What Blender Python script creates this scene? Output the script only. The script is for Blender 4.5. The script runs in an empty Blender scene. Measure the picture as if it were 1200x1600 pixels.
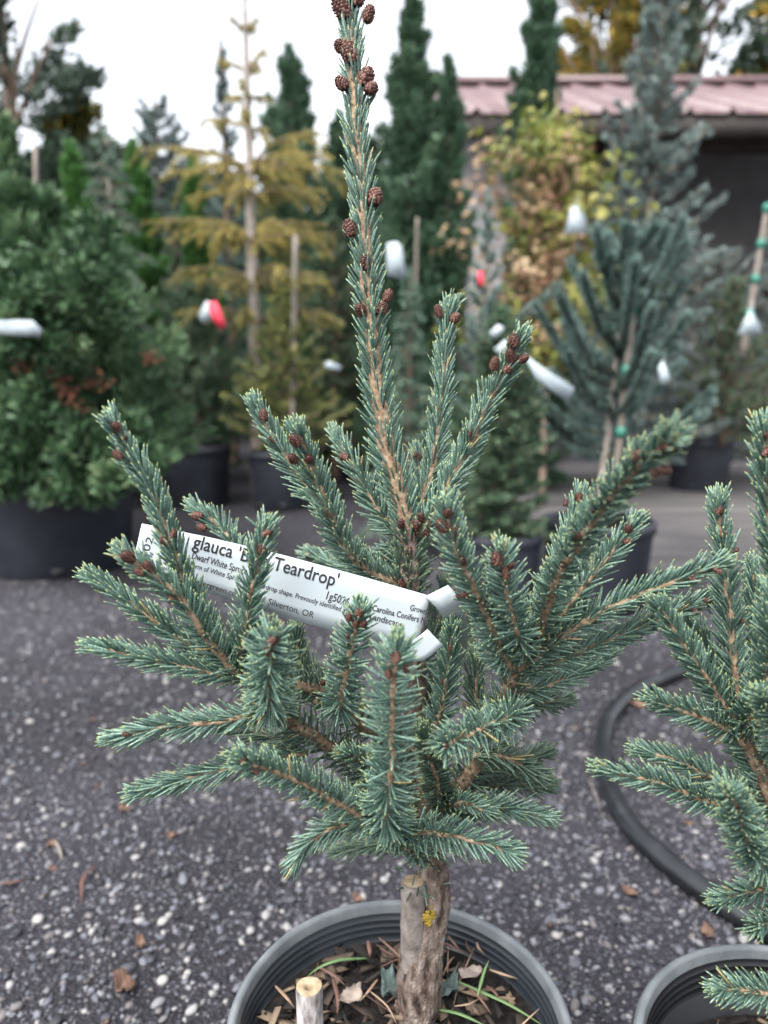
import bpy, math, random
import numpy as np
from mathutils import Vector, Matrix

# ------------------------------------------------------------------ camera, sky, sun, exposure
scene = bpy.context.scene
col = scene.collection
H = 0.70                 # eye height of the phone above the ground
PITCH = math.radians(10)
F = 1164.0               # focal length in pixels of the 1200 x 1600 frame
cam_data = bpy.data.cameras.new('camera')
cam = bpy.data.objects.new('camera', cam_data)
col.objects.link(cam)
cam.location = (0, 0, H)
cam.rotation_euler = (math.pi / 2 - PITCH, 0, 0)
cam_data.sensor_fit = 'VERTICAL'
cam_data.sensor_height = 24.0
cam_data.lens = 24.0 * F / 1600.0
cam_data.clip_start = 0.02
cam_data.clip_end = 400
cam_data.dof.use_dof = True
cam_data.dof.focus_distance = 0.515
cam_data.dof.aperture_fstop = 3.0
scene.camera = cam

SUN_EL, SUN_AZ = math.radians(58), math.radians(215)    # azimuth from +Y: high behind the camera, veiled by thin cloud
world = bpy.data.worlds.new('World')
scene.world = world
world.use_nodes = True
wn = world.node_tree.nodes
wl = world.node_tree.links
bg = wn['Background']
sky = wn.new('ShaderNodeTexSky')
sky.sky_type = 'NISHITA'
sky.sun_disc = False
sky.sun_elevation = SUN_EL
sky.sun_rotation = SUN_AZ
sky.air_density = 1.0
sky.dust_density = 4.0
hsv = wn.new('ShaderNodeHueSaturation')                 # thin white overcast
hsv.inputs['Saturation'].default_value = 0.25
wl.new(sky.outputs[0], hsv.inputs['Color'])
wl.new(hsv.outputs[0], bg.inputs['Color'])
bg.inputs['Strength'].default_value = 0.15

sun_data = bpy.data.lights.new('sun', 'SUN')
sun_data.energy = 1.0
sun_data.angle = math.radians(40)
sun_data.color = (1.0, 0.95, 0.88)
sun = bpy.data.objects.new('sun', sun_data)
col.objects.link(sun)
sdir = Vector((math.sin(SUN_AZ) * math.cos(SUN_EL), math.cos(SUN_AZ) * math.cos(SUN_EL), math.sin(SUN_EL)))
sun.rotation_euler = sdir.to_track_quat('Z', 'Y').to_euler()
sun.location = sdir * 20

vs = scene.view_settings
vs.view_transform = 'Standard'
vs.look = 'None'
vs.exposure = 1.85
vs.gamma = 1.0
vs.use_curve_mapping = False
scene.cycles.use_denoising = True
scene.cycles.max_bounces = 6
scene.cycles.diffuse_bounces = 3
scene.cycles.glossy_bounces = 2
scene.cycles.transmission_bounces = 3

rng = np.random.default_rng(7)
random.seed(7)

# ------------------------------------------------------------------ helpers
FWD = np.array([0, math.cos(PITCH), -math.sin(PITCH)])
UPV = np.array([0, math.sin(PITCH), math.cos(PITCH)])
RGT = np.array([1.0, 0, 0])
EYE = np.array([0, 0, H])


def ray(px, py):
    return FWD + RGT * ((px - 600) / F) - UPV * ((py - 800) / F)


def at(px, py, y):
    """world point at distance y in front of the viewpoint"""
    d = ray(px, py)
    return EYE + d * (y / d[1])


def onz(px, py, z):
    d = ray(px, py)
    return EYE + d * ((z - H) / d[2])


def pix(p):
    v = np.asarray(p) - EYE
    z = v @ FWD
    return 600 + F * (v @ RGT) / z, 800 - F * (v @ UPV) / z


def norm(v):
    v = np.asarray(v, float)
    return v / np.maximum(np.linalg.norm(v, axis=-1, keepdims=True), 1e-9)


def mesh_from(name, verts, faces, mat=None, smooth=True, attrs=None):
    """verts (N,3); faces: list of int arrays (M,k); attrs: dict name -> (N,) floats"""
    me = bpy.data.meshes.new(name)
    verts = np.asarray(verts, np.float32)
    me.vertices.add(len(verts))
    me.vertices.foreach_set('co', verts.ravel())
    faces = [np.asarray(f, np.int32) for f in faces if len(f)]
    loops = np.concatenate([f.ravel() for f in faces])
    sizes = np.concatenate([np.full(len(f), f.shape[1], np.int32) for f in faces])
    starts = np.concatenate([[0], np.cumsum(sizes)[:-1]]).astype(np.int32)
    me.loops.add(len(loops))
    me.loops.foreach_set('vertex_index', loops)
    me.polygons.add(len(sizes))
    me.polygons.foreach_set('loop_start', starts)
    try:
        me.polygons.foreach_set('loop_total', sizes)
    except Exception:
        pass
    if smooth:
        me.polygons.foreach_set('use_smooth', np.ones(len(sizes), bool))
    for k, v in (attrs or {}).items():
        a = me.attributes.new(k, 'FLOAT', 'POINT')
        a.data.foreach_set('value', np.asarray(v, np.float32))
    me.update(calc_edges=True)
    me.validate()
    if mat:
        me.materials.append(mat)
    return me


class MB:
    def __init__(self):
        self.v, self.f, self.a, self.n = [], {}, {}, 0

    def add(self, v, faces, **attrs):
        v = np.asarray(v, float).reshape(-1, 3)
        for f in faces:
            f = np.asarray(f, int)
            if f.size:
                self.f.setdefault(f.shape[1], []).append(f + self.n)
        for k in set(self.a) | set(attrs):
            arr = attrs.get(k, 0.0)
            arr = np.full(len(v), arr) if np.isscalar(arr) else np.asarray(arr)
            if k not in self.a:
                self.a[k] = [np.zeros(self.n)] if self.n else []
            self.a[k].append(arr)
        self.v.append(v)
        self.n += len(v)

    def mesh(self, name, mat, smooth=True):
        return mesh_from(name, np.concatenate(self.v), [np.concatenate(x) for x in self.f.values()], mat, smooth,
                         {k: np.concatenate(x) for k, x in self.a.items()})

    def build(self, name, mat, parent=None, smooth=True, **kw):
        return obj(name, self.mesh(name, mat, smooth), parent, **kw)


def obj(name, me, parent=None, loc=None, kind=None):
    o = bpy.data.objects.new(name, me)
    col.objects.link(o)
    if loc is not None:
        o.location = loc
    if parent is not None:
        hang(o, parent)
    if kind:
        o['kind'] = kind
    return o


def hang(o, parent):
    o.parent = parent
    o.matrix_parent_inverse = Matrix.Translation(-parent.location)


def tag(o, label, cat, group=None, kind=None):
    o['label'] = label
    o['category'] = cat
    if group:
        o['group'] = group
    if kind:
        o['kind'] = kind
    return o


def thing(name, label, cat, loc, group=None):
    o = bpy.data.objects.new(name, None)
    o.empty_display_size = 0.05
    col.objects.link(o)
    o.location = Vector([float(c) for c in loc])
    return tag(o, label, cat, group)


def smooth_path(pts, n):
    P = np.asarray(pts, float)
    if len(P) == 2:
        t = np.linspace(0, 1, n)[:, None]
        return P[0] * (1 - t) + P[1] * t
    Q = np.vstack([2 * P[0] - P[1], P, 2 * P[-1] - P[-2]])
    seg = np.linalg.norm(np.diff(P, axis=0), axis=1)
    cum = np.concatenate([[0], np.cumsum(seg)])
    out = []
    for s in np.linspace(0, cum[-1], n):
        i = min(np.searchsorted(cum, s, 'right') - 1, len(seg) - 1)
        t = (s - cum[i]) / max(seg[i], 1e-9)
        p0, p1, p2, p3 = Q[i], Q[i + 1], Q[i + 2], Q[i + 3]
        out.append(0.5 * ((2 * p1) + (p2 - p0) * t + (2 * p0 - 5 * p1 + 4 * p2 - p3) * t * t + (3 * p1 - p0 - 3 * p2 + p3) * t ** 3))
    return np.array(out)


def frames(P):
    T = norm(np.gradient(P, axis=0))
    ref = np.array([0.31, -0.9, 0.3]) if abs(T[0] @ np.array([0.31, -0.9, 0.3])) < 0.9 else np.array([1.0, 0, 0])
    U = np.empty_like(P)
    u = norm(np.cross(T[0], ref))
    for i in range(len(P)):
        u = norm(u - T[i] * (u @ T[i]))
        U[i] = u
    return T, U, np.cross(T, U)


def tube(P, R, sides=8, cap=True, rough=0.0, tone=0.5):
    """tapered tube along P; returns verts, faces, attrs"""
    P = np.asarray(P, float)
    n = len(P)
    R = np.interp(np.linspace(0, 1, n), np.linspace(0, 1, len(np.atleast_1d(R))), np.atleast_1d(R))
    T, U, V = frames(P)
    a = np.linspace(0, 2 * math.pi, sides, endpoint=False)
    rr = R[:, None] * (1 + rough * rng.normal(size=(n, sides)))
    v = P[:, None, :] + rr[..., None] * (np.cos(a)[None, :, None] * U[:, None, :] + np.sin(a)[None, :, None] * V[:, None, :])
    v = v.reshape(-1, 3)
    i = np.arange(n - 1)[:, None] * sides
    k = np.arange(sides)[None, :]
    k2 = (k + 1) % sides
    q = np.stack([i + k, i + k2, i + sides + k2, i + sides + k], -1).reshape(-1, 4)
    fs = [q]
    if cap:
        v = np.vstack([v, P[:1], P[-1:]])
        c0, c1 = n * sides, n * sides + 1
        k = np.arange(sides)
        k2 = (k + 1) % sides
        fs.append(np.vstack([np.stack([np.full(sides, c0), k2, k], -1),
                             np.stack([np.full(sides, c1), (n - 1) * sides + k, (n - 1) * sides + k2], -1)]))
    return v, fs


def needle_arrays(P, D, L, W, bend=None):
    """rounded little needles: 3 rings of 4 and a tip; 20 triangles each"""
    n = len(P)
    D = norm(D)
    ref = norm(rng.normal(size=(n, 3)))
    U = norm(np.cross(D, ref))
    V = np.cross(D, U)
    if bend is None:
        bend = rng.normal(0, 0.05, (n, 3))
    s = np.array([0.0, 0.5, 0.88])
    r = np.array([0.7, 1.0, 0.72])
    a = np.array([0, 1, 2, 3]) * math.pi / 2
    C = P[:, None, :] + (D * L[:, None])[:, None, :] * s[None, :, None] + (bend * L[:, None])[:, None, :] * (s ** 2)[None, :, None]
    ring = (np.cos(a)[None, :, None] * U[:, None, :] + np.sin(a)[None, :, None] * V[:, None, :])
    v = C[:, :, None, :] + (W[:, None] * r[None, :])[:, :, None, None] * ring[:, None, :, :]
    v = v.reshape(n, 12, 3)
    tip = P + D * L[:, None] + bend * L[:, None]
    v = np.concatenate([v, tip[:, None, :]], 1)
    base = (np.arange(n) * 13)[:, None, None]
    q = []
    for ring_i in (0, 4):
        for k in range(4):
            k2 = (k + 1) % 4
            q.append([ring_i + k, ring_i + k2, ring_i + 4 + k2, ring_i + 4 + k])
    t = [[8 + k, 8 + (k + 1) % 4, 12] for k in range(4)]
    q = (np.array(q)[None] + base).reshape(-1, 4)
    t = (np.array(t)[None] + base).reshape(-1, 3)
    along = np.tile(np.array([0] * 4 + [0.5] * 4 + [0.88] * 4 + [1.0]), n)
    return v.reshape(-1, 3), [q, t], along


def blade_arrays(P, D, L, W, curl=0.15):
    """pointed leaflets folded along the midrib: 4 verts, 2 triangles"""
    n = len(P)
    D = norm(D)
    U = norm(np.cross(D, rng.normal(size=(n, 3))))
    V = np.cross(D, U)
    m = P + D * (L * 0.45)[:, None]
    fold = V * (W * 0.5)[:, None]
    v = np.stack([P, m + U * W[:, None] + fold, P + D * L[:, None] + V * (L * curl)[:, None] * rng.normal(size=(n, 1)),
                  m - U * W[:, None] + fold], 1)
    base = (np.arange(n) * 4)[:, None, None]
    t = np.array([[0, 1, 2], [0, 2, 3]])
    f = (t[None] + base).reshape(-1, 3)
    along = np.tile(np.array([0, 0.45, 1.0, 0.45]), n)
    return v.reshape(-1, 3), [f], along


# ------------------------------------------------------------------ materials
def new_mat(name):
    m = bpy.data.materials.new(name)
    m.use_nodes = True
    nt = m.node_tree
    return m, nt, nt.nodes, nt.links, nt.nodes['Principled BSDF']


def ramp(nodes, stops, interp='LINEAR'):
    r = nodes.new('ShaderNodeValToRGB')
    e = r.color_ramp.elements
    r.color_ramp.interpolation = interp
    while len(e) < len(stops):
        e.new(0.5)
    for k, (p, c) in enumerate(stops):
        e[k].position = p
        e[k].color = (*c, 1)
    return r


def noise_mat(name, stops, scale=20, rough=0.8, bump=0.3, bump_scale=None, detail=6, spec=0.3, stretch=None, dist=0.002, metallic=0):
    m, nt, N, L, B = new_mat(name)
    tc = N.new('ShaderNodeTexCoord')
    mp = N.new('ShaderNodeMapping')
    if stretch:
        mp.inputs['Scale'].default_value = stretch
    L.new(tc.outputs['Object'], mp.inputs['Vector'])
    nz = N.new('ShaderNodeTexNoise')
    nz.inputs['Scale'].default_value = scale
    nz.inputs['Detail'].default_value = detail
    L.new(mp.outputs[0], nz.inputs['Vector'])
    r = ramp(N, stops)
    L.new(nz.outputs['Fac'], r.inputs[0])
    L.new(r.outputs[0], B.inputs['Base Color'])
    B.inputs['Roughness'].default_value = rough
    B.inputs['Specular IOR Level'].default_value = spec
    B.inputs['Metallic'].default_value = metallic
    if bump:
        n2 = N.new('ShaderNodeTexNoise')
        n2.inputs['Scale'].default_value = bump_scale or scale * 2
        n2.inputs['Detail'].default_value = 8
        L.new(mp.outputs[0], n2.inputs['Vector'])
        b = N.new('ShaderNodeBump')
        b.inputs['Strength'].default_value = bump
        b.inputs['Distance'].default_value = dist
        L.new(n2.outputs['Fac'], b.inputs['Height'])
        L.new(b.outputs[0], B.inputs['Normal'])
    return m


def foliage_mat(name, tones, tip=None, tip_from=0.8, rough=0.5, spec=0.35, trans=0.0, odd=None):
    """colour by a random 'tone' on each leaflet, tips by 'along'"""
    m, nt, N, L, B = new_mat(name)
    at_ = N.new('ShaderNodeAttribute')
    at_.attribute_name = 'tone'
    k = len(tones)
    stops = [(i / max(k - 1, 1), c) for i, c in enumerate(tones)]
    r = ramp(N, stops)
    L.new(at_.outputs['Fac'], r.inputs[0])
    out = r.outputs[0]
    if tip:
        al = N.new('ShaderNodeAttribute')
        al.attribute_name = 'along'
        mr = N.new('ShaderNodeMapRange')
        mr.inputs['From Min'].default_value = tip_from
        mr.inputs['From Max'].default_value = 1.0
        L.new(al.outputs['Fac'], mr.inputs['Value'])
        mx = N.new('ShaderNodeMix')
        mx.data_type = 'RGBA'
        L.new(mr.outputs[0], mx.inputs['Factor'])
        L.new(out, mx.inputs['A'])
        mx.inputs['B'].default_value = (*tip, 1)
        out = mx.outputs['Result']
    L.new(out, B.inputs['Base Color'])
    B.inputs['Roughness'].default_value = rough
    B.inputs['Specular IOR Level'].default_value = spec
    if trans:
        tr = N.new('ShaderNodeBsdfTranslucent')
        L.new(out, tr.inputs['Color'])
        ms = N.new('ShaderNodeMixShader')
        ms.inputs[0].default_value = trans
        L.new(B.outputs[0], ms.inputs[1])
        L.new(tr.outputs[0], ms.inputs[2])
        L.new(ms.outputs[0], N['Material Output'].inputs['Surface'])
    return m


def needle_mat(name, dark, light, tip):
    """waxy blue needles: pale wax stripes by normal noise, yellow tips"""
    m, nt, N, L, B = new_mat(name)
    a = N.new('ShaderNodeAttribute')
    a.attribute_name = 'tone'
    r = ramp(N, [(0, dark), (0.55, tuple((x + y) / 2 for x, y in zip(dark, light))), (0.93, light), (0.96, light), (1.0, (0.30, 0.24, 0.12))])
    L.new(a.outputs['Fac'], r.inputs[0])
    tc = N.new('ShaderNodeTexCoord')
    nz = N.new('ShaderNodeTexNoise')
    nz.inputs['Scale'].default_value = 900
    nz.inputs['Detail'].default_value = 2
    L.new(tc.outputs['Object'], nz.inputs['Vector'])
    wx = ramp(N, [(0.42, (0.62, 0.68, 0.66)), (0.62, (1.35, 1.32, 1.34))])
    L.new(nz.outputs['Fac'], wx.inputs[0])
    mul = N.new('ShaderNodeMix')
    mul.data_type = 'RGBA'
    mul.blend_type = 'MULTIPLY'
    mul.inputs['Factor'].default_value = 1.0
    L.new(r.outputs[0], mul.inputs['A'])
    L.new(wx.outputs[0], mul.inputs['B'])
    al = N.new('ShaderNodeAttribute')
    al.attribute_name = 'along'
    mr = N.new('ShaderNodeMapRange')
    mr.inputs['From Min'].default_value = 0.87
    mr.inputs['From Max'].default_value = 0.97
    mr.inputs['To Max'].default_value = 0.9
    L.new(al.outputs['Fac'], mr.inputs['Value'])
    mx = N.new('ShaderNodeMix')
    mx.data_type = 'RGBA'
    L.new(mr.outputs[0], mx.inputs['Factor'])
    L.new(mul.outputs['Result'], mx.inputs['A'])
    mx.inputs['B'].default_value = (*tip, 1)
    L.new(mx.outputs['Result'], B.inputs['Base Color'])
    B.inputs['Roughness'].default_value = 0.48
    B.inputs['Specular IOR Level'].default_value = 0.4
    return m


M = {}
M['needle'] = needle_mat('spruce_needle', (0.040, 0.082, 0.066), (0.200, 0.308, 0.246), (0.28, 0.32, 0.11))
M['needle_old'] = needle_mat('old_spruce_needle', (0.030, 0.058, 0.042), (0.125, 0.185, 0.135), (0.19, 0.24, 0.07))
M['twig'] = noise_mat('twig_bark', [(0.3, (0.085, 0.054, 0.034)), (0.5, (0.225, 0.155, 0.10)), (0.7, (0.36, 0.275, 0.19))], 260, 0.8, 0.5, 500, dist=0.0006)
M['limb'] = noise_mat('limb_bark', [(0.3, (0.06, 0.04, 0.03)), (0.5, (0.15, 0.105, 0.07)), (0.72, (0.30, 0.23, 0.16))], 220, 0.9, 0.8, 260, dist=0.0012)
M['trunk'] = noise_mat('grafted_trunk_bark', [(0.32, (0.035, 0.024, 0.019)), (0.45, (0.125, 0.090, 0.073)), (0.58, (0.215, 0.172, 0.148)), (0.75, (0.30, 0.262, 0.235))], 130, 0.92, 1.0, 420, stretch=(1.3, 1.3, 0.5), dist=0.004, detail=14)
M['stub'] = noise_mat('smooth_grey_stub_bark', [(0.3, (0.09, 0.075, 0.066)), (0.55, (0.19, 0.165, 0.15)), (0.75, (0.27, 0.245, 0.225))], 110, 0.88, 0.6, 300, stretch=(1, 1, 0.8), dist=0.002, detail=10)
M['cone'] = foliage_mat('young_cone', [(0.05, 0.019, 0.015), (0.125, 0.052, 0.040), (0.22, 0.115, 0.09)], (0.31, 0.20, 0.155), 0.75, 0.6)
M['lichen'] = noise_mat('yellow_lichen', [(0.3, (0.13, 0.085, 0.012)), (0.6, (0.30, 0.21, 0.03))], 300, 0.9, 0.6, 400, dist=0.001)
M['cut_wood'] = noise_mat('cut_wood', [(0.3, (0.19, 0.14, 0.085)), (0.6, (0.35, 0.28, 0.185))], 120, 0.8, 0.3)
M['stake_bark'] = noise_mat('stake_bark', [(0.35, (0.06, 0.045, 0.04)), (0.48, (0.22, 0.20, 0.20)), (0.62, (0.45, 0.42, 0.42)), (0.75, (0.20, 0.12, 0.08))], 130, 0.8, 0.5, 200, stretch=(1, 1, 0.35), dist=0.001)
M['pot_rim'] = noise_mat('weathered_rim_sky_sheen', [(0.3, (0.085, 0.098, 0.108)), (0.7, (0.16, 0.175, 0.185))], 40, 0.42, 0.2, 260, spec=0.5, dist=0.0008)  # weathered rim, paler than the body; sky sheen put into its colour
M['pot'] = noise_mat('weathered_pot_plastic', [(0.3, (0.012, 0.016, 0.021)), (0.7, (0.025, 0.031, 0.038))], 18, 0.36, 0.15, 160, spec=0.55, dist=0.0008)
M['pot_dark'] = noise_mat('black_pot_plastic', [(0.3, (0.013, 0.015, 0.022)), (0.6, (0.026, 0.029, 0.040)), (0.8, (0.045, 0.050, 0.064))], 6, 0.5, 0.1, 90, spec=0.4, dist=0.001)
M['soil'] = noise_mat('potting_soil', [(0.35, (0.004, 0.0035, 0.0035)), (0.6, (0.014, 0.011, 0.010)), (0.8, (0.045, 0.034, 0.027))], 140, 0.95, 1.0, 220, dist=0.004)
M['chip'] = foliage_mat('bark_chip', [(0.0064, 0.0056, 0.0056), (0.0160, 0.0136, 0.0120), (0.0480, 0.0344, 0.0272), (0.1920, 0.1440, 0.1000)], None, rough=0.9)
M['dry_needle'] = foliage_mat('dry_needle', [(0.07, 0.035, 0.028), (0.15, 0.082, 0.062), (0.33, 0.24, 0.16)], None, rough=0.6)
M['grass'] = foliage_mat('grass_blade', [(0.06, 0.125, 0.05), (0.13, 0.21, 0.085)], None, rough=0.5)
M['grey_leaf'] = noise_mat('grey_green_leaf', [(0.3, (0.035, 0.055, 0.052)), (0.7, (0.11, 0.15, 0.14))], 80, 0.6, 0.4)
M['dead_leaf'] = noise_mat('dead_leaf', [(0.3, (0.055, 0.030, 0.022)), (0.7, (0.17, 0.105, 0.075))], 60, 0.8, 0.5)
M['pale_chip'] = noise_mat('pale_wood_chip', [(0.3, (0.14, 0.11, 0.09)), (0.7, (0.34, 0.29, 0.25))], 70, 0.85, 0.6)
M['pot_black'] = noise_mat('clean_black_pot_plastic', [(0.3, (0.004, 0.0045, 0.006)), (0.7, (0.010, 0.011, 0.014))], 12, 0.4, 0.12, 160, spec=0.45, dist=0.0008)
M['hose'] = noise_mat('black_hose', [(0.3, (0.007, 0.008, 0.010)), (0.6, (0.013, 0.015, 0.018)), (0.75, (0.035, 0.038, 0.043))], 30, 0.30, 0.2, 200, spec=0.5, dist=0.0006)
M['white_tag'] = noise_mat('white_tag_plastic', [(0.3, (0.37, 0.425, 0.46)), (0.7, (0.41, 0.46, 0.49))], 8, 0.5, 0.05, spec=0.35)
M['hang_card'] = noise_mat('hanging_card', [(0.35, (0.25, 0.30, 0.33)), (0.65, (0.36, 0.41, 0.44))], 22, 0.5, 0.2, 60, spec=0.35)
M['ink'] = noise_mat('black_ink', [(0.3, (0.012, 0.012, 0.014)), (0.7, (0.03, 0.03, 0.035))], 60, 0.7, 0)
M['wood_pole'] = noise_mat('bamboo_pole', [(0.3, (0.14, 0.12, 0.105)), (0.7, (0.25, 0.222, 0.195))], 15, 0.7, 0.3, stretch=(1, 1, 0.1))
M['red_ribbon'] = noise_mat('red_ribbon', [(0.3, (0.55, 0.03, 0.06)), (0.7, (0.72, 0.06, 0.10))], 30, 0.5, 0.1)
M['green_tie'] = noise_mat('green_tie_tape', [(0.3, (0.02, 0.13, 0.095)), (0.7, (0.05, 0.20, 0.15))], 30, 0.4, 0.1)
M['bark'] = noise_mat('nursery_bark', [(0.3, (0.09, 0.06, 0.045)), (0.7, (0.26, 0.19, 0.15))], 25, 0.9, 0.7, 60, dist=0.004)
M['pale_bark'] = noise_mat('pale_grey_bark', [(0.3, (0.20, 0.17, 0.15)), (0.7, (0.36, 0.32, 0.29))], 25, 0.9, 0.5, 60, dist=0.003)
# background foliage
M['yew'] = foliage_mat('yew_leaf', [(0.022, 0.050, 0.024), (0.055, 0.112, 0.055), (0.10, 0.180, 0.088), (0.19, 0.27, 0.14)], trans=0.15)
M['dead_spray'] = foliage_mat('dead_spray', [(0.05, 0.02, 0.012), (0.15, 0.058, 0.032)], rough=0.8)
M['arbor'] = foliage_mat('arborvitae_leaf', [(0.030, 0.066, 0.038), (0.062, 0.122, 0.072), (0.11, 0.185, 0.108)], trans=0.15)
M['arbor_bright'] = foliage_mat('bright_arborvitae_leaf', [(0.036, 0.096, 0.024), (0.072, 0.180, 0.048), (0.120, 0.252, 0.084)], trans=0.2)
M['blue_fir'] = foliage_mat('blue_fir_needle', [(0.065, 0.112, 0.100), (0.135, 0.205, 0.185), (0.25, 0.33, 0.30)], trans=0.05)
M['pale_blue'] = foliage_mat('pale_blue_needle', [(0.086, 0.132, 0.127), (0.184, 0.253, 0.241), (0.299, 0.380, 0.368)], trans=0.1)
M['green_fir'] = foliage_mat('green_fir_needle', [(0.034, 0.070, 0.044), (0.075, 0.132, 0.078), (0.14, 0.215, 0.125)], trans=0.05)
M['gold'] = foliage_mat('golden_cedar_needle', [(0.0720, 0.0900, 0.0336), (0.1800, 0.1860, 0.0600), (0.4080, 0.3480, 0.1020), (0.6240, 0.5040, 0.1560)], trans=0.3)
M['gold_green'] = foliage_mat('yellow_green_needle', [(0.06, 0.10, 0.035), (0.17, 0.21, 0.07), (0.42, 0.41, 0.15)], trans=0.15)
M['weeping'] = foliage_mat('weeping_needle', [(0.057, 0.109, 0.075), (0.115, 0.190, 0.138), (0.196, 0.287, 0.218)], trans=0.1)
M['maple'] = foliage_mat('maple_leaf', [(0.068, 0.102, 0.020), (0.150, 0.184, 0.034), (0.245, 0.258, 0.054), (0.326, 0.286, 0.095)], trans=0.3)
M['bronze'] = foliage_mat('bronze_leaf', [(0.202, 0.108, 0.065), (0.302, 0.194, 0.115), (0.396, 0.302, 0.180)], trans=0.3)
M['far_green'] = foliage_mat('far_tree_leaf', [(0.035, 0.058, 0.040), (0.068, 0.105, 0.074), (0.11, 0.155, 0.115)], trans=0.1)
M['far_yellow'] = foliage_mat('yellow_tree_leaf', [(0.060, 0.084, 0.030), (0.180, 0.156, 0.036), (0.504, 0.324, 0.060)], trans=0.3)
M['far_blue'] = foliage_mat('far_blue_needle', [(0.035, 0.072, 0.067), (0.080, 0.136, 0.128), (0.144, 0.224, 0.216)], trans=0.1)
# building
M['roof'] = noise_mat('red_metal_roof', [(0.3, (0.115, 0.074, 0.079)), (0.7, (0.155, 0.103, 0.108))], 3, 0.45, 0.05, spec=0.5)
M['fascia'] = noise_mat('brown_fascia', [(0.3, (0.022, 0.018, 0.017)), (0.7, (0.04, 0.034, 0.031))], 5, 0.7, 0.1)
M['block'] = noise_mat('grey_block_wall', [(0.3, (0.20, 0.195, 0.205)), (0.7, (0.27, 0.265, 0.275))], 4, 0.9, 0.3)
M['dark_timber'] = noise_mat('dark_timber', [(0.3, (0.03, 0.022, 0.018)), (0.7, (0.07, 0.05, 0.04))], 5, 0.8, 0.2)


def ground_mat():
    m, nt, N, L, B = new_mat('gravelly_asphalt')
    tc = N.new('ShaderNodeTexCoord')
    big = N.new('ShaderNodeTexNoise')
    big.inputs['Scale'].default_value = 1.1
    big.inputs['Detail'].default_value = 5
    L.new(tc.outputs['Object'], big.inputs['Vector'])
    fine = N.new('ShaderNodeTexNoise')
    fine.inputs['Scale'].default_value = 160
    fine.inputs['Detail'].default_value = 8
    L.new(tc.outputs['Object'], fine.inputs['Vector'])
    vor = N.new('ShaderNodeTexVoronoi')
    vor.inputs['Scale'].default_value = 190
    L.new(tc.outputs['Object'], vor.inputs['Vector'])
    stone = ramp(N, [(0.0, (0.011, 0.010, 0.014)), (0.45, (0.024, 0.0225, 0.029)), (0.75, (0.056, 0.054, 0.064)), (0.95, (0.16, 0.157, 0.17))])
    sep = N.new('ShaderNodeSeparateColor')
    L.new(vor.outputs['Color'], sep.inputs[0])
    L.new(sep.outputs[0], stone.inputs[0])
    edge = ramp(N, [(0.25, (1, 1, 1)), (0.6, (0, 0, 0))])
    L.new(vor.outputs['Distance'], edge.inputs[0])
    tar = ramp(N, [(0.35, (0.0075, 0.007, 0.0095)), (0.65, (0.021, 0.020, 0.0265))])
    L.new(fine.outputs['Fac'], tar.inputs[0])
    mx = N.new('ShaderNodeMix')
    mx.data_type = 'RGBA'
    L.new(edge.outputs[0], mx.inputs['Factor'])
    L.new(tar.outputs[0], mx.inputs['A'])
    L.new(stone.outputs[0], mx.inputs['B'])
    patch = ramp(N, [(0.42, (0.65, 0.65, 0.70)), (0.62, (1.55, 1.55, 1.6))])
    L.new(big.outputs['Fac'], patch.inputs[0])
    mul = N.new('ShaderNodeMix')
    mul.data_type = 'RGBA'
    mul.blend_type = 'MULTIPLY'
    mul.inputs['Factor'].default_value = 1
    L.new(mx.outputs['Result'], mul.inputs['A'])
    L.new(patch.outputs[0], mul.inputs['B'])
    L.new(mul.outputs['Result'], B.inputs['Base Color'])
    B.inputs['Roughness'].default_value = 0.75
    B.inputs['Specular IOR Level'].default_value = 0.35
    add = N.new('ShaderNodeMath')
    add.operation = 'SUBTRACT'
    L.new(fine.outputs['Fac'], add.inputs[0])
    L.new(vor.outputs['Distance'], add.inputs[1])
    b = N.new('ShaderNodeBump')
    b.inputs['Strength'].default_value = 0.9
    b.inputs['Distance'].default_value = 0.004
    L.new(add.outputs[0], b.inputs['Height'])
    L.new(b.outputs[0], B.inputs['Normal'])
    return m


M['ground'] = ground_mat()
M['pebble'] = foliage_mat('gravel_stone', [(0.0153, 0.0161, 0.0204), (0.0357, 0.0382, 0.0476), (0.0723, 0.0765, 0.0935), (0.1190, 0.1232, 0.1445), (0.0935, 0.0850, 0.0833), (0.1615, 0.1658, 0.1785), (0.2380, 0.2312, 0.2253)], None, rough=0.65, spec=0.4)

# ------------------------------------------------------------------ ground
S = 60.0
gme = mesh_from('ground', [(-S, -12, 0), (S, -12, 0), (S, 90, 0), (-S, 90, 0)], [[(0, 1, 2, 3)]], M['ground'], False)
ground = obj('ground', gme, kind='structure')

M['road'] = noise_mat('pale_worn_road', [(0.35, (0.045, 0.043, 0.047)), (0.55, (0.09, 0.085, 0.085)), (0.7, (0.13, 0.122, 0.118))], 2.2, 0.85, 0.4, 120, stretch=(0.5, 2.2, 1), dist=0.004)
_r = [(0.75 + 0.05 * math.sin(y * 9), y) for y in np.linspace(2.9, 6.4, 20)]
_r += [(x, 6.4 + 0.1 * math.sin(x * 5)) for x in np.linspace(1.2, 9, 12)] + [(9, 2.6)] + [(x, 2.75 + 0.12 * math.sin(x * 4)) for x in np.linspace(8, 1.0, 16)]
_n = len(_r)
rme = mesh_from('road', [(a, b, 0.004) for a, b in _r] + [(4, 4.6, 0.004)], [[(i, _n, (i + 1) % _n) for i in range(_n)]], M['road'], False)
obj('road', rme, kind='structure')

POT = dict(x=0.0115, y=0.489, z=0.228, r=0.13)
POT2 = dict(x=0.307, y=0.434, z=0.228, r=0.13)


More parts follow.
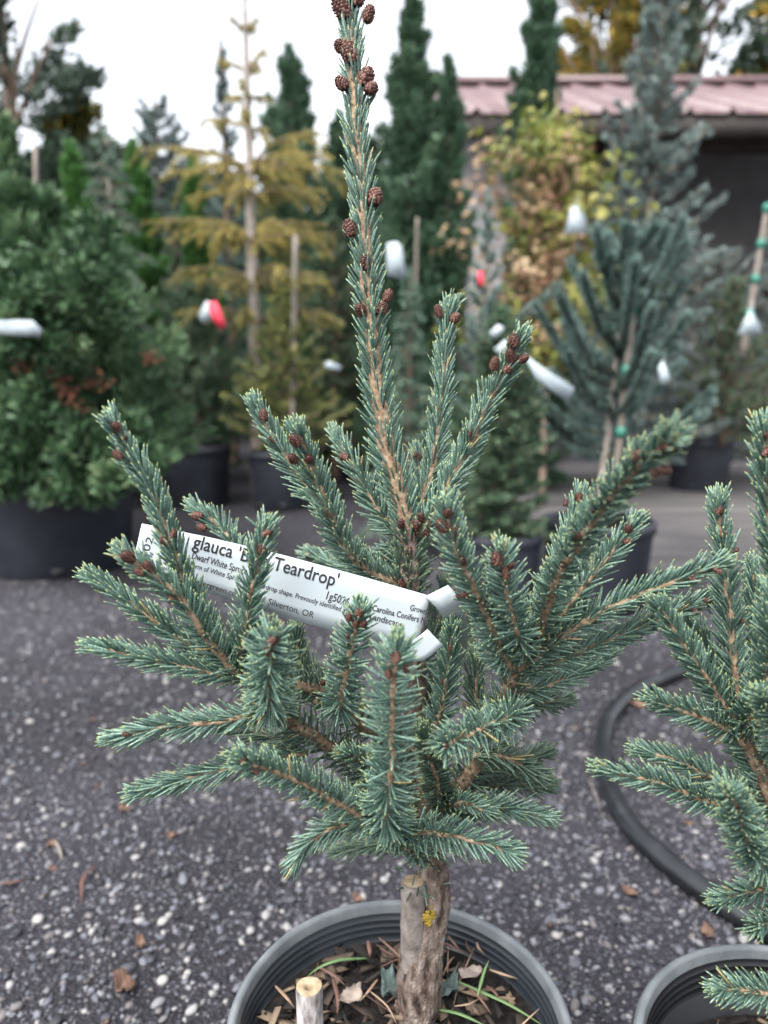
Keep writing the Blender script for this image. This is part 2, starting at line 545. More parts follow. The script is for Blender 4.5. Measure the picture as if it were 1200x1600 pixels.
def ico():
    t = (1 + 5 ** 0.5) / 2
    v = norm(np.array([(-1, t, 0), (1, t, 0), (-1, -t, 0), (1, -t, 0), (0, -1, t), (0, 1, t), (0, -1, -t), (0, 1, -t), (t, 0, -1), (t, 0, 1), (-t, 0, -1), (-t, 0, 1)]))
    f = np.array([(0, 11, 5), (0, 5, 1), (0, 1, 7), (0, 7, 10), (0, 10, 11), (1, 5, 9), (5, 11, 4), (11, 10, 2), (10, 7, 6), (7, 1, 8), (3, 9, 4), (3, 4, 2), (3, 2, 6), (3, 6, 8), (3, 8, 9), (4, 9, 5), (2, 4, 11), (6, 2, 10), (8, 6, 7), (9, 8, 1)])
    return v, f


ICO_V, ICO_F = ico()


def rand_rot(n):
    q = norm(rng.normal(size=(n, 4)))
    w, x, y, z = q.T
    return np.stack([np.stack([1 - 2 * (y * y + z * z), 2 * (x * y - z * w), 2 * (x * z + y * w)], -1),
                     np.stack([2 * (x * y + z * w), 1 - 2 * (x * x + z * z), 2 * (y * z - x * w)], -1),
                     np.stack([2 * (x * z - y * w), 2 * (y * z + x * w), 1 - 2 * (x * x + y * y)], -1)], 1)


def clear_of_pots(x, y, m=0.0):
    k = np.ones(len(x), bool)
    for p in (POT, POT2):
        k &= (x - p['x']) ** 2 + (y - p['y']) ** 2 > (p['r'] * 0.86 + m) ** 2
    return k


def gravel():
    n = 23000
    u = rng.random(n)
    y = 0.50 + 2.6 * u ** 1.7
    x = (rng.random(n) - 0.5) * (0.62 + 1.12 * y)
    k = clear_of_pots(x, y)
    # worn patches with fewer stones
    k &= (np.sin(x * 5.3 + 1.2) * np.sin(y * 4.1 + x * 2) > -0.72) | (rng.random(n) < 0.35)
    x, y = x[k], y[k]
    n = len(x)
    r = 0.0017 + 0.0046 * rng.random(n) ** 2.2
    r *= np.interp(y, [0.5, 2.5], [1.0, 1.35])
    v = ICO_V[None] * (0.75 + 0.5 * rng.random((n, 12, 1)))
    v = v * np.stack([0.75 + 0.6 * rng.random(n), 0.75 + 0.5 * rng.random(n), 0.55 + 0.3 * rng.random(n)], -1)[:, None]
    v = np.einsum('nij,nvj->nvi', rand_rot(n), v) * r[:, None, None]
    v[..., 2] *= 0.7
    v += np.stack([x, y, r * (0.10 + 0.35 * rng.random(n))], -1)[:, None]
    f = (ICO_F[None] + (np.arange(n) * 12)[:, None, None]).reshape(-1, 3)
    tone = np.repeat(rng.random(n) ** 1.5, 12)
    o = obj('gravel', mesh_from('gravel', v.reshape(-1, 3), [f], M['pebble'], True, {'tone': tone}))
    tag(o, 'fine grey gravel pressed into dark asphalt', 'gravel', kind='stuff')
    # larger stones, one by one
    variants = []
    for i in range(14):
        vv = ICO_V * (0.78 + 0.44 * rng.random((12, 1))) * np.array([1.0, 0.6 + 0.35 * rng.random(), 0.45 + 0.25 * rng.random()])
        # one subdivision
        vs_, fs_, cache = list(map(tuple, vv)), [], {}

        def mid(a, b):
            key = (min(a, b), max(a, b))
            if key not in cache:
                p = (np.array(vs_[a]) + np.array(vs_[b])) / 2 * 1.13
                vs_.append(tuple(p))
                cache[key] = len(vs_) - 1
            return cache[key]
        for a, b, c in ICO_F:
            ab, bc, ca = mid(a, b), mid(b, c), mid(c, a)
            fs_ += [(a, ab, ca), (b, bc, ab), (c, ca, bc), (ab, bc, ca)]
        t = [0.05, 0.15, 0.2, 0.3, 0.33, 0.36, 0.42, 0.5, 0.64, 0.7, 0.8, 0.92, 1.0, 0.97][i]
        variants.append(mesh_from('pebble', vs_, [fs_], M['pebble'], True, {'tone': np.full(len(vs_), t)}))
    done = 0
    while done < 280:
        py = 930 + 680 * rng.random() ** 0.75
        p = onz(rng.uniform(-10, 1210), py, 0)
        if not clear_of_pots(np.array([p[0]]), np.array([p[1]]), 0.004)[0]:
            continue
        o = bpy.data.objects.new('pebble', variants[rng.integers(14)])
        col.objects.link(o)
        s = rng.uniform(0.0048, 0.0095)
        o.scale = (s, s, s)
        o.location = (p[0], p[1], s * 0.25)
        o.rotation_euler = (rng.uniform(-.3, .3), rng.uniform(-.3, .3), rng.uniform(0, 6.3))
        o.parent = ground
        done += 1


gravel()


# ------------------------------------------------------------------ building with the red metal roof
def box_arrays(x0, x1, y0, y1, z0, z1):
    v = [(x, y, z) for x in (x0, x1) for y in (y0, y1) for z in (z0, z1)]
    f = [(0, 1, 3, 2), (4, 6, 7, 5), (0, 4, 5, 1), (2, 3, 7, 6), (0, 2, 6, 4), (1, 5, 7, 3)]
    return np.array(v, float), [np.array(f)]


def box(name, x0, x1, y0, y1, z0, z1, mat, parent=None):
    mb = MB()
    mb.add(*box_arrays(x0, x1, y0, y1, z0, z1))
    return mb.build(name, mat, parent, False)


def building():
    y0, ez = 7.5, 3.17
    x0, x1 = 0.42, 7.6
    root = thing('shed', 'long grey shed with a pinkish red metal roof behind the nursery rows', 'shed', (x0, y0 + 0.6, 0))
    yr, rz = 10.6, 4.50
    n = 18
    w = (x1 - x0) / n
    for i in range(n):
        a, b = x0 + i * w, x0 + (i + 1) * w
        mb = MB()
        # folded sheet: flat pan with two raised ribs
        prof = [(a + 0.002, 0), (a + 0.03, 0.045), (a + 0.055, 0.045), (a + 0.085, 0.0), (a + w * 0.5 - 0.02, 0), (a + w * 0.5, 0.014), (a + w * 0.5 + 0.02, 0), (b - 0.002, 0)]
        v = [(x, y0, ez + h) for x, h in prof] + [(x, yr, rz + h) for x, h in prof] + [(x, y0, ez + h - 0.012) for x, h in prof]
        m = len(prof)
        f = [(k, k + 1, m + k + 1, m + k) for k in range(m - 1)] + [(2 * m + k, 2 * m + k + 1, k + 1, k) for k in range(m - 1)]
        mb.add(v, [f])
        mb.build('roof_panel', M['roof'], root, False)
    box('ridge_cap', x0 - 0.05, x1 + 0.05, yr - 0.12, yr + 0.12, rz + 0.01, rz + 0.09, M['roof'], root)
    mb = MB()
    mb.add([(x0, yr + .05, rz), (x1, yr + .05, rz), (x1, yr + 3.1, ez), (x0, yr + 3.1, ez)], [[(0, 1, 2, 3)]])
    mb.build('rear_roof', M['roof'], root, False)
    box('fascia', x0 + 0.01, x1, y0 + 0.03, y0 + 0.09, ez - 0.20, ez - 0.015, M['fascia'], root)
    box('header_beam', x0 + 0.1, x1, y0 + 0.75, y0 + 0.95, ez - 0.10, ez + 0.30, M['dark_timber'], root)
    # block wall on the near end, an open bay further along
    mb = MB()
    mb.add(*box_arrays(x0 + 0.15, 1.95, y0 + 0.6, y0 + 0.74, 0, ez + 0.1))
    wl_ = mb.build('wall', M['block'], root, False)
    box('wall', 1.95, x1, y0 + 3.0, y0 + 3.15, 0, ez + 1.0, M['block'], root)
    box('side_wall', x1 - 0.15, x1, y0 + 0.6, y0 + 3.0, 0, ez + 0.2, M['block'], root)
    for px in (2.05, 4.2, 6.3):
        box('post', px, px + 0.16, y0 + 0.7, y0 + 0.86, 0, ez - 0.10, M['dark_timber'], root)
    box('bench', 2.4, 6.2, y0 + 2.0, y0 + 2.7, 1.75, 1.95, M['dark_timber'], root)
    for px in (2.5, 5.9):
        box('leg', px, px + 0.1, y0 + 2.1, y0 + 2.2, 0, 1.75, M['dark_timber'], root)


building()


# ------------------------------------------------------------------ nursery pots
def lathe(prof, n=48):
    prof = np.asarray(prof, float)
    a = np.linspace(0, 2 * math.pi, n, endpoint=False)
    m = len(prof)
    v = np.stack([prof[:, None, 0] * np.cos(a), prof[:, None, 0] * np.sin(a), np.repeat(prof[:, 1:], n, 1)], -1).reshape(-1, 3)
    i = np.arange(m - 1)[:, None] * n
    k = np.arange(n)[None]
    q = np.stack([i + k, i + (k + 1) % n, i + n + (k + 1) % n, i + n + k], -1).reshape(-1, 4)
    return v, [q]


def soil_disc(r, z, amp, n=40):
    v = [(0, 0, z)]
    f3, f4 = [], []
    rings = 8
    for j in range(1, rings + 1):
        for k in range(n):
            a = 2 * math.pi * k / n
            v.append((r * j / rings * math.cos(a), r * j / rings * math.sin(a), z + (rng.normal(0, amp) if j < rings else 0)))
    for k in range(n):
        f3.append((0, 1 + k, 1 + (k + 1) % n))
    for j in range(rings - 1):
        b = 1 + j * n
        for k in range(n):
            f4.append((b + k, b + n + k, b + n + (k + 1) % n, b + (k + 1) % n))
    return np.array(v), [np.array(f3), np.array(f4)]


def near_pot(p, label, mat, depth, ribs):
    root = thing('nursery_pot', label, 'pot', (p['x'], p['y'], 0))
    R, Z = p['r'], p['z']
    rb = R * 0.80
    lip = 0.0075
    outer = [(0.001, 0.004), (rb - 0.006, 0.002), (rb, 0.006), (R - 0.012, Z - 0.035), (R - 0.003, Z - 0.032), (R, Z - 0.024), (R, Z - 0.004), (R - 0.0025, Z - 0.0005)]
    inner = [(R - 0.006, Z), (R - lip, Z - 0.003), (R - lip - 0.001, Z - 0.010)]
    zz, rr = Z - 0.011, R - lip - 0.0015
    prof = outer + inner
    for i in range(ribs):
        step = 0.0058
        prof += [(rr - 0.0001, zz - step * 0.80), (rr - 0.0007, zz - step * 0.86), (rr - 0.0006, zz - step * 0.94), (rr - 0.0005, zz - step * 1.05)]
        zz -= step * 1.05
        rr -= 0.0006
    prof += [(rr - 0.001, zz - 0.01), (rr - 0.010, 0.04), (0.001, 0.035)]
    c = np.array([p['x'], p['y'], 0])
    v, f = lathe(prof[:5], 96)
    v2, f2 = lathe(prof[10:], 96)
    mb = MB()
    mb.add(v + c, f)
    mb.add(v2 + c, f2)
    body = mb.build('pot_body', mat, root)
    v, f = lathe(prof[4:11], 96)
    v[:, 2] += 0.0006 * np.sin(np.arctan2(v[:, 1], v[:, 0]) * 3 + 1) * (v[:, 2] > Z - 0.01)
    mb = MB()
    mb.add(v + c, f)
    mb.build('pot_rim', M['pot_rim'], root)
    mb = MB()
    v, f = soil_disc(R - lip - 0.004, Z - depth, 0.0025)
    mb.add(v + np.array([p['x'], p['y'], 0]), f)
    soil = mb.build('potting_soil', M['soil'], root)
    return root, soil


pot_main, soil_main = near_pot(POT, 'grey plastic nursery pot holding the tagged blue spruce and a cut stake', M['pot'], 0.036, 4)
pot_next, soil_next = near_pot(POT2, 'black plastic nursery pot with worn rim coloured pale for sky sheen beside the curving hose', M['pot_black'], 0.060, 4)


def litter(p, soil, z, n_chips, n_needles, seed):
    r = np.random.default_rng(seed)
    vars_ = []
    for i in range(12):
        v, f = box_arrays(-1, 1, -0.42, 0.42, -0.14, 0.14)
        v = v * (1 + r.normal(0, 0.22, v.shape)) + r.normal(0, 0.05, v.shape)
        vars_.append(mesh_from('bark_chip', v, f, M['chip'], False, {'tone': np.full(len(v), i / 11)}))
    for i in range(n_chips):
        a, q = r.uniform(0, 6.28), (p['r'] - 0.022) * math.sqrt(r.random())
        o = bpy.data.objects.new('bark_chip', vars_[int(12 * r.random() ** 1.25)])
        col.objects.link(o)
        s = r.uniform(0.004, 0.011) if i % 4 else r.uniform(0.011, 0.018)
        o.scale = (s, min(s, 0.010) * r.uniform(0.45, 1.1), min(s, 0.008) * r.uniform(0.6, 1.2))
        o.location = (p['x'] + q * math.cos(a), p['y'] + q * math.sin(a), z + r.uniform(0.001, 0.006))
        o.rotation_euler = (r.uniform(-.6, .6), r.uniform(-.6, .6), r.uniform(0, 6.3))
        hang(o, soil)
    mb = MB()
    for i in range(n_needles):
        a, q = r.uniform(0, 6.28), (p['r'] - 0.03) * math.sqrt(r.random())
        c = np.array([p['x'] + q * math.cos(a), p['y'] + q * math.sin(a), z + r.uniform(0.004, 0.012)])
        L = r.uniform(0.010, 0.030)
        th = r.uniform(0, 6.28)
        d = np.array([math.cos(th), math.sin(th), r.normal(0, 0.25)]) * L
        b = np.array([0, 0, r.uniform(-0.003, 0.004)])
        v, f = tube(smooth_path([c - d, c + b, c + d], 5), [0.0005, 0.0009, 0.0004], 4)
        mb.add(v, f, tone=float(r.random()))
    mb.build('dry_needles', M['dry_needle'], soil, kind='stuff')


litter(POT, soil_main, POT['z'] - 0.035, 300, 60, 3)
litter(POT2, soil_next, POT2['z'] - 0.060, 160, 40, 4)


def strip(name, pts, w, mat, parent=None, label=None, cat=None, group=None, tone=0.5, thick=0.0006):
    """a narrow blade or strip of leaf with thickness along 3D points"""
    P = smooth_path(pts, 14)
    mb = MB()
    v, f = tube(P, [w * 0.55, w, w * 0.9, w * 0.15], 6)
    T, U, V = frames(P)
    # flatten the tube vertically into a blade
    n = len(P)
    c = np.repeat(P, 6, 0)
    body = v[:n * 6]
    off = body - c
    off[:, 2] *= 0.35
    v[:n * 6] = c + off
    mb.add(v, f, tone=tone)
    o = mb.build(name, mat, parent)
    if label:
        tag(o, label, cat, group)
    return o


zl = POT['z'] - 0.029
strip('grass_blade', [onz(575, 1497, zl + .004), onz(530, 1500, zl + .012), onz(498, 1512, zl + .008), onz(478, 1528, zl)], 0.0018, M['grass'],
      None, 'curved green blade arching behind the cut stake in the grey pot', 'grass blade')
strip('grass_blade', [onz(714, 1533, zl + .008), onz(760, 1553, zl + .008), onz(800, 1572, zl + .006), onz(850, 1603, zl)], 0.0017, M['grass'],
      None, 'long pink-based green blade lying right across the litter of the grey pot', 'grass blade', tone=0.8)
strip('grass_blade', [onz(684, 1577, zl + .004), onz(720, 1585, zl + .012), onz(765, 1606, zl + .006)], 0.0016, M['grass'],
      None, 'green blade beside the trunk foot in the grey pot, hooked at its end', 'grass blade', tone=0.6)
strip('grass_blade', [onz(746, 1556, zl + .01), onz(756, 1520, zl + .016), onz(764, 1500, zl + .02)], 0.0014, M['grass'],
      None, 'short upright green blade standing out of the litter by the pot wall', 'grass blade', tone=0.9)
for i, (a, b, w) in enumerate([((592, 1465), (643, 1512), .0011), ((588, 1475), (640, 1500), .001), ((575, 1470), (578, 1497), .0022), ((500, 1512), (540, 1540), .0017),
                               ((690, 1470), (735, 1490), .0012), ((700, 1462), (722, 1488), .0012), ((728, 1470), (745, 1495), .0013), ((765, 1515), (810, 1530), .0015),
                               ((760, 1540), (782, 1566), .0016), ((710, 1572), (750, 1560), .001), ((730, 1540), (768, 1585), .0013), ((520, 1528), (527, 1585), .0022), ((640, 1530), (600, 1570), .0012),
                               ((430, 1540), (460, 1575), .0016), ((575, 1546), (620, 1600), .0009), ((745, 1470), (758, 1492), .0013), ((590, 1530), (562, 1565), .0012)]):
    m1 = ((a[0] + b[0]) / 2 + rng.normal(0, 3), (a[1] + b[1]) / 2 + rng.normal(0, 3))
    strip('dry_pine_needle', [onz(*a, zl + .008), onz(*m1, zl + .010), onz(*b, zl + .004)], w, M['dry_needle'], soil_main, tone=float(rng.random()))


def crumpled(name, c, s, mat, seed, parent=None, flat=0.35):
    r = np.random.default_rng(seed)
    n = 11
    g = np.linspace(-1, 1, n)
    X, Y = np.meshgrid(g, g)
    th_ = np.arctan2(Y, X)
    rad = 1 - 0.14 * r.random((n, n)) + 0.07 * np.sin(5 * th_ + r.uniform(0, 6)) * np.hypot(X, Y) ** 2
    k = np.maximum(np.abs(X), np.abs(Y))
    d = np.hypot(X, Y) + 1e-6
    X2, Y2 = X * k / d * rad * 1.2, Y * k / d * rad * 0.75
    Zz = flat * (0.9 * X2 ** 2 + 0.5 * np.abs(Y2) + 0.35 * np.sin(4 * X2 + 3 * Y2) + 0.7 * r.normal(0, 0.3, (n, n)) * k)
    top = np.stack([X2, Y2, Zz + 0.5], -1).reshape(-1, 3)
    bot = top - np.array([0, 0, 0.05])
    v = np.vstack([top, bot])
    f = []
    for j in range(n - 1):
        for i in range(n - 1):
            q = [j * n + i, j * n + i + 1, (j + 1) * n + i + 1, (j + 1) * n + i]
            f.append(q)
            f.append([x + n * n for x in q[::-1]])
    edge = [i for i in range(n)] + [i * n + n - 1 for i in range(1, n)] + [n * n - 2 - i for i in range(n - 1)] + [(n - 2 - i) * n for i in range(n - 2)]
    for a, b in zip(edge, edge[1:] + edge[:1]):
        f.append([b, a, a + n * n, b + n * n])
    th = r.uniform(0, 6.28)
    R = np.array([[math.cos(th), -math.sin(th), 0], [math.sin(th), math.cos(th), 0], [0, 0, 1]])
    v = (v * s) @ R.T + np.asarray(c)
    mb = MB()
    mb.add(v, [f])
    return mb.build(name, mat, parent)


tag(crumpled('dead_leaf', onz(548, 1566, zl), 0.011, M['pale_chip'], 2), 'crumpled silvery dead leaf beside the cut stake in the grey pot', 'leaf')
tag(crumpled('curled_leaf', onz(612, 1560, zl), 0.012, M['grey_leaf'], 5, flat=0.8), 'curled grey-green leaf touching the trunk foot on the stake side', 'leaf')
tag(crumpled('curled_leaf', onz(697, 1556, zl), 0.010, M['grey_leaf'], 6, flat=0.8), 'dark grey-green leaf curled by the trunk on the grassy side', 'leaf')
tag(crumpled('wood_chip', onz(735, 1527, zl), 0.009, M['pale_chip'], 8, flat=0.2), 'pale pinkish wood chip under the crossing grass blades', 'wood chip')
tag(crumpled('dead_leaf', onz(983, 1398, 0), 0.010, M['dead_leaf'], 11), 'small tan dead leaf lying on the gravel before the hose', 'leaf')
tag(crumpled('dead_leaf', onz(997, 1108, 0), 0.022, M['dead_leaf'], 12), 'reddish brown dead leaf inside the bend of the hose', 'leaf')
tag(crumpled('dead_leaf', onz(196, 1552, 0), 0.015, M['dead_leaf'], 13, flat=0.7), 'crinkled brown dead leaf on gravel beside the grey pot', 'leaf')
tag(crumpled('dead_leaf', onz(196, 1268, 0), 0.011, M['dead_leaf'], 14), 'pinkish dead leaf scrap on open gravel under the lowest spruce shoots', 'leaf')
tag(crumpled('dead_leaf', onz(1105, 1462, 0), 0.010, M['dead_leaf'], 15), 'brown leaf scrap between the hose and the black pot rim', 'leaf')
for i, (px, py) in enumerate([(283, 1096), (84, 1362), (80, 1325), (10, 1312), (145, 1128), (268, 1310), (165, 1600), (150, 1232), (300, 980), (860, 1448), (1075, 1290), (560, 1410), (130, 1195), (900, 1140), (220, 1480)]):
    tag(crumpled('leaf_scrap', onz(px, py, 0), 0.004 + 0.0022 * (i % 3), M['dead_leaf'], 30 + i, flat=0.6), 'tiny orange-brown leaf scrap on the gravel', 'leaf scrap', 'leaf scraps scattered on the gravel')
strip('twig', [onz(150, 1352, .006), onz(130, 1372, .012), onz(127, 1408, .006)], 0.0028, M['dry_needle'], None, 'curved reddish brown twig lying on the gravel', 'twig', tone=0.2)
strip('twig', [onz(0, 1380, .006), onz(20, 1378, .01), onz(42, 1374, .006)], 0.003, M['dry_needle'], None, 'short straight brown twig on gravel', 'twig', tone=0.1)
strip('twig', [onz(85, 1312, .006), onz(92, 1325, .01), onz(97, 1343, .006)], 0.0028, M['wood_pole'], None, 'pale splinter of wood on the gravel', 'twig')
strip('twig', [onz(918, 1215, .004), onz(930, 1240, .008), onz(938, 1268, .004)], 0.0014, M['wood_pole'], None, 'thin pale stalk on the gravel beside the hose bend', 'twig')

# ------------------------------------------------------------------ hose
hp = [onz(px, py, 0.0155) for px, py in [(1210, 1028), (1130, 1030), (1055, 1052), (998, 1078), (958, 1112), (943, 1150), (942, 1192), (956, 1240), (990, 1296), (1042, 1346), (1102, 1392), (1165, 1432), (1240, 1474), (1330, 1520)]]
mb = MB()
v, f = tube(smooth_path(hp, 90), [0.0165], 16, rough=0.006)
mb.add(v, f)
tag(mb.build('hose', M['hose'], None), 'black rubber hose curving over the gravel to the black pot', 'hose')

# ------------------------------------------------------------------ cut stake in the grey pot
sx = at(483, 1541, 0.455)
root = thing('cut_stake', 'short hollow cut wooden stake standing in the grey pot', 'stake', (sx[0], sx[1], POT['z'] - 0.05))
mb = MB()
zt, zb = sx[2], POT['z'] - 0.055
v, f = lathe([(0.0092, zb), (0.0092, zb + 0.02), (0.0094, zt - 0.004), (0.0090, zt)], 22)
v[:, :2] *= 1 + 0.035 * np.sin(np.arctan2(v[:, 1], v[:, 0]) * 3)[:, None]
mb.add(v + np.array([sx[0], sx[1], 0]), f)
mb.build('bark', M['stake_bark'], root)
mb = MB()
v, f = lathe([(0.0090, zt - 0.0001), (0.0082, zt + 0.0006), (0.0045, zt + 0.0002), (0.0028, zt - 0.0006), (0.0026, zt - 0.012), (0.0003, zt - 0.013)], 22)
v[:, :2] *= 1 + 0.035 * np.sin(np.arctan2(v[:, 1], v[:, 0]) * 3)[:, None]
mb.add(v + np.array([sx[0], sx[1], 0]), f)
mb.build('cut_end', M['cut_wood'], root)


# ------------------------------------------------------------------ young cones and buds
def cone_mesh(name, seed, n_scales, ratio):
    r = np.random.default_rng(seed)
    mb = MB()
    v, f = lathe([(0.02, -0.5 * ratio), (0.30, -0.42 * ratio), (0.42, -0.1 * ratio), (0.36, 0.25 * ratio), (0.16, 0.46 * ratio), (0.01, 0.5 * ratio)], 10)
    mb.add(v, f, tone=0.0, along=0.0)
    for i in range(n_scales):
        u = (i + 0.5) / n_scales
        z = (-0.47 + 0.93 * u) * ratio
        rad = 0.46 * math.sqrt(max(0.0, 1 - (2 * (u - 0.45)) ** 2 * 0.86)) if u > 0.45 else 0.46 * math.sqrt(max(0.05, 1 - (1.9 * (0.45 - u)) ** 2))
        a = i * 2.39996 + r.normal(0, 0.1)
        er = np.array([math.cos(a), math.sin(a), 0])
        et = np.array([-math.sin(a), math.cos(a), 0])
        up = np.array([0, 0, 1.0])
        lean = 0.25 + 0.3 * r.random()
        w = (0.105 if n_scales > 50 else 0.15) * (0.8 + 0.4 * r.random())
        h = (0.19 if n_scales > 50 else 0.26) * ratio * (0.8 + 0.4 * r.random()) * 0.8
        b = er * (rad * 0.82) + up * (z - h * 0.4)
        d = norm(up * 1.0 + er * lean)
        pts = [b - et * w * 0.7, b + et * w * 0.7, b + d * h * 0.6 + et * w + er * 0.05, b + d * h + et * w * 0.35 + er * 0.035, b + d * h - et * w * 0.35 + er * 0.035, b + d * h * 0.6 - et * w + er * 0.05, b + d * h * 0.5 + er * 0.10]
        mb.add(pts, [[(0, 1, 6), (1, 2, 6), (2, 3, 6), (3, 4, 6), (4, 5, 6), (5, 0, 6)]], tone=float(np.clip(0.5 + r.normal(0, 0.25), 0, 1)), along=np.array([0, 0, .7, 1, 1, .7, .5]))
    return mb.mesh(name, M['cone'])


CONES = [cone_mesh('young_cone', 20 + i, 84, q) for i, q in enumerate((1.15, 1.3, 1.0))]
BUDS = [cone_mesh('bud', 40 + i, 26, q) for i, q in enumerate((1.25, 1.5))]


def put_cone(px, py, size, y, axis, parent, bud=False):
    p = at(px, py, y)
    depth = (p - EYE) @ FWD
    s = rng.uniform(0.74, 0.92) * size / F * depth
    o = bpy.data.objects.new('bud' if bud else 'young_cone', (BUDS if bud else CONES)[rng.integers(2 if bud else 3)])
    col.objects.link(o)
    o.location = Vector(p)
    o.rotation_mode = 'QUATERNION'
    ax = Vector(norm(np.asarray(axis) + rng.normal(0, 0.25, 3)))
    o.rotation_quaternion = ax.to_track_quat('Z', 'Y')
    o.scale = (s, s, s)
    o.parent = parent
    return o


# ------------------------------------------------------------------ shoots of the two near spruces
def grow(P, stem_r, dens, L0, W0, a0, a1, up, drop=0.35, tip=34, old=False, sparse_base=0.0, r_=rng):
    """arrays of needles along a path P (N,3)"""
    seg = np.linalg.norm(np.diff(P, axis=0), axis=1)
    cum = np.concatenate([[0], np.cumsum(seg)])
    tot = cum[-1]
    n = int(dens * tot)
    s = (np.arange(n) + r_.random(n)) / n * tot
    if sparse_base:
        keep = r_.random(n) > sparse_base * np.clip(1 - s / tot * 2.2, 0, 1)
        s = s[keep]
    n_ = len(s)
    s = np.concatenate([s, tot * (1 - 0.035 * r_.random(tip) ** 1.5) - 0.0005])
    T, U, V = frames(P)

    def samp(A):
        return np.stack([np.interp(s, cum, A[:, i]) for i in range(3)], -1)
    C, t, u = samp(P), norm(samp(T)), samp(U)
    u = norm(u - t * np.sum(u * t, 1, keepdims=True))
    w = np.cross(t, u)
    n = len(s)
    ph = np.arange(n) * 2.39996 + r_.normal(0, 0.22, n)
    rad = u * np.cos(ph)[:, None] + w * np.sin(ph)[:, None]
    fr = s / tot
    rr = np.interp(fr, np.linspace(0, 1, len(stem_r)), stem_r)
    ang = a0 + (a1 - a0) * fr ** 1.5 + r_.normal(0, 0.10, n)
    ang[n_:] = np.abs(r_.normal(0, 0.34, tip))
    D = t * np.cos(ang)[:, None] + rad * np.sin(ang)[:, None]
    D[:, 2] += up * (0.6 + 0.8 * np.clip(-rad[:, 2], 0, 1))
    D = norm(D)
    keep = np.ones(n, bool)
    keep[:n_] = ~((-rad[:n_, 1] > 0.45) & (r_.random(n_) < drop))
    L = L0 * (0.66 + 0.46 * r_.random(n)) * np.interp(fr, [0, 0.12, 0.8, 1], [0.75, 1.0, 1.0, 0.80])
    W = W0 * (0.85 + 0.3 * r_.random(n))
    tone = np.clip(r_.beta(1.6, 1.8, n) * 0.93, 0, 0.95)
    tone[r_.random(n) < 0.010] = 1.0
    base = C + rad * (rr * 0.8)[:, None]
    bend = 0.06 * t + r_.normal(0, 0.022, (n, 3))
    bend[:, 2] += 0.03
    k = keep
    v, f, al = needle_arrays(base[k], D[k], L[k], W[k], bend[k])
    return v, f, al, np.repeat(tone[k], 13)


def branch(root, y0, spec, defaults):
    """spec: path [(px,py,dy)...] plus options; builds branch > needles, cones"""
    o = dict(defaults)
    o.update(spec)
    pts = [at(px, py, y0 + dy) for px, py, dy in o['p']]
    length = sum(np.linalg.norm(np.array(b) - np.array(a)) for a, b in zip(pts, pts[1:]))
    n = max(10, int(length / 0.005))
    P = smooth_path(pts, n)
    # small natural wobble
    wob = np.cumsum(rng.normal(0, 0.00035, P.shape), 0)
    P = P + wob - np.linspace(0, 1, n)[:, None] * wob[-1]
    mb = MB()
    v, f = tube(P, o['r'], 8, rough=0.10)
    mb.add(v, f)
    # little needle pegs along the twig
    k = rng.integers(1, n - 1, int(n * 2.2))
    T, U, V = frames(P)
    aa = rng.uniform(0, 6.28, len(k))
    rad = U[k] * np.cos(aa)[:, None] + V[k] * np.sin(aa)[:, None]
    rr = np.interp(k / n, np.linspace(0, 1, len(o['r'])), o['r'])
    v, f, al = blade_arrays(P[k] + rad * (rr * 0.9)[:, None], T[k] * 0.8 + rad, np.full(len(k), 0.0022), np.full(len(k), 0.0006))
    mb.add(v, f)
    stem = mb.build(o.get('name', 'branch'), M[o['bark']], root)
    mb = MB()
    v, f, al, tone = grow(P, o['r'], o['dens'], o['L'], o['W'], o['a0'], o['a1'], o['up'], o['drop'], o['tip'], sparse_base=o['sb'])
    mb.add(v, f, along=al, tone=tone)
    mb.build('needles', M[o['mat']], stem, kind='stuff')
    proj = np.array([pix(p) for p in P])
    for c in o['c']:
        px, py, size = c[:3]
        i = int(np.argmin(np.hypot(proj[:, 0] - px, proj[:, 1] - py)))
        side = norm(np.array([px - proj[i, 0], -0.3, -(py - proj[i, 1])]) + 1e-6)
        put_cone(px, py, size, P[i, 1] - 0.003 - 0.15 * size / F * P[i, 1], T[i] * 1.0 + side * 0.5, stem, size < 14)
    return stem


DEF = dict(r=[0.0022, 0.0018, 0.0012], bark='twig', dens=2750, L=0.0168, W=0.00084, a0=1.02, a1=0.48, up=0.10, drop=0.40, tip=28, sb=0.0, c=[], mat='needle')
Y0 = 0.525
base = onz(652, 1592, POT['z'] - 0.040)
tree = thing('spruce_tree', 'small blue-green spruce with tall cone-studded leader and white printed tag', 'tree', (base[0], base[1], POT['z'] - 0.04))
# grafted trunk
tp = [at(px, py, Y0 + dy) for px, py, dy in [(652, 1625, -.006), (652, 1590, 0), (658, 1500, 0), (668, 1440, 0.002), (677, 1385, 0.003), (668, 1300, 0.002), (650, 1150, 0), (648, 1040, 0), (641, 930, 0), (640, 870, 0), (636, 822, 0)]]
P = smooth_path(tp, 200)
mb = MB()
SD = 40
v, f = tube(P, [0.0205, 0.0182, 0.0160, 0.0140, 0.0112, 0.0102, 0.0095, 0.0085, 0.0078, 0.0085, 0.0085, 0.0070], SD, rough=0.0)
c = np.repeat(P, SD, 0)
ang = np.arctan2(v[:len(c), 1] - c[:, 1], v[:len(c), 0] - c[:, 0])
nz_ = rng.normal(size=(len(P), SD))
for _ in range(3):                                      # bark plates: noise drawn out along the stem
    nz_ = (nz_ + np.roll(nz_, 1, 0) + np.roll(nz_, -1, 0)) / 3 ** 0.75
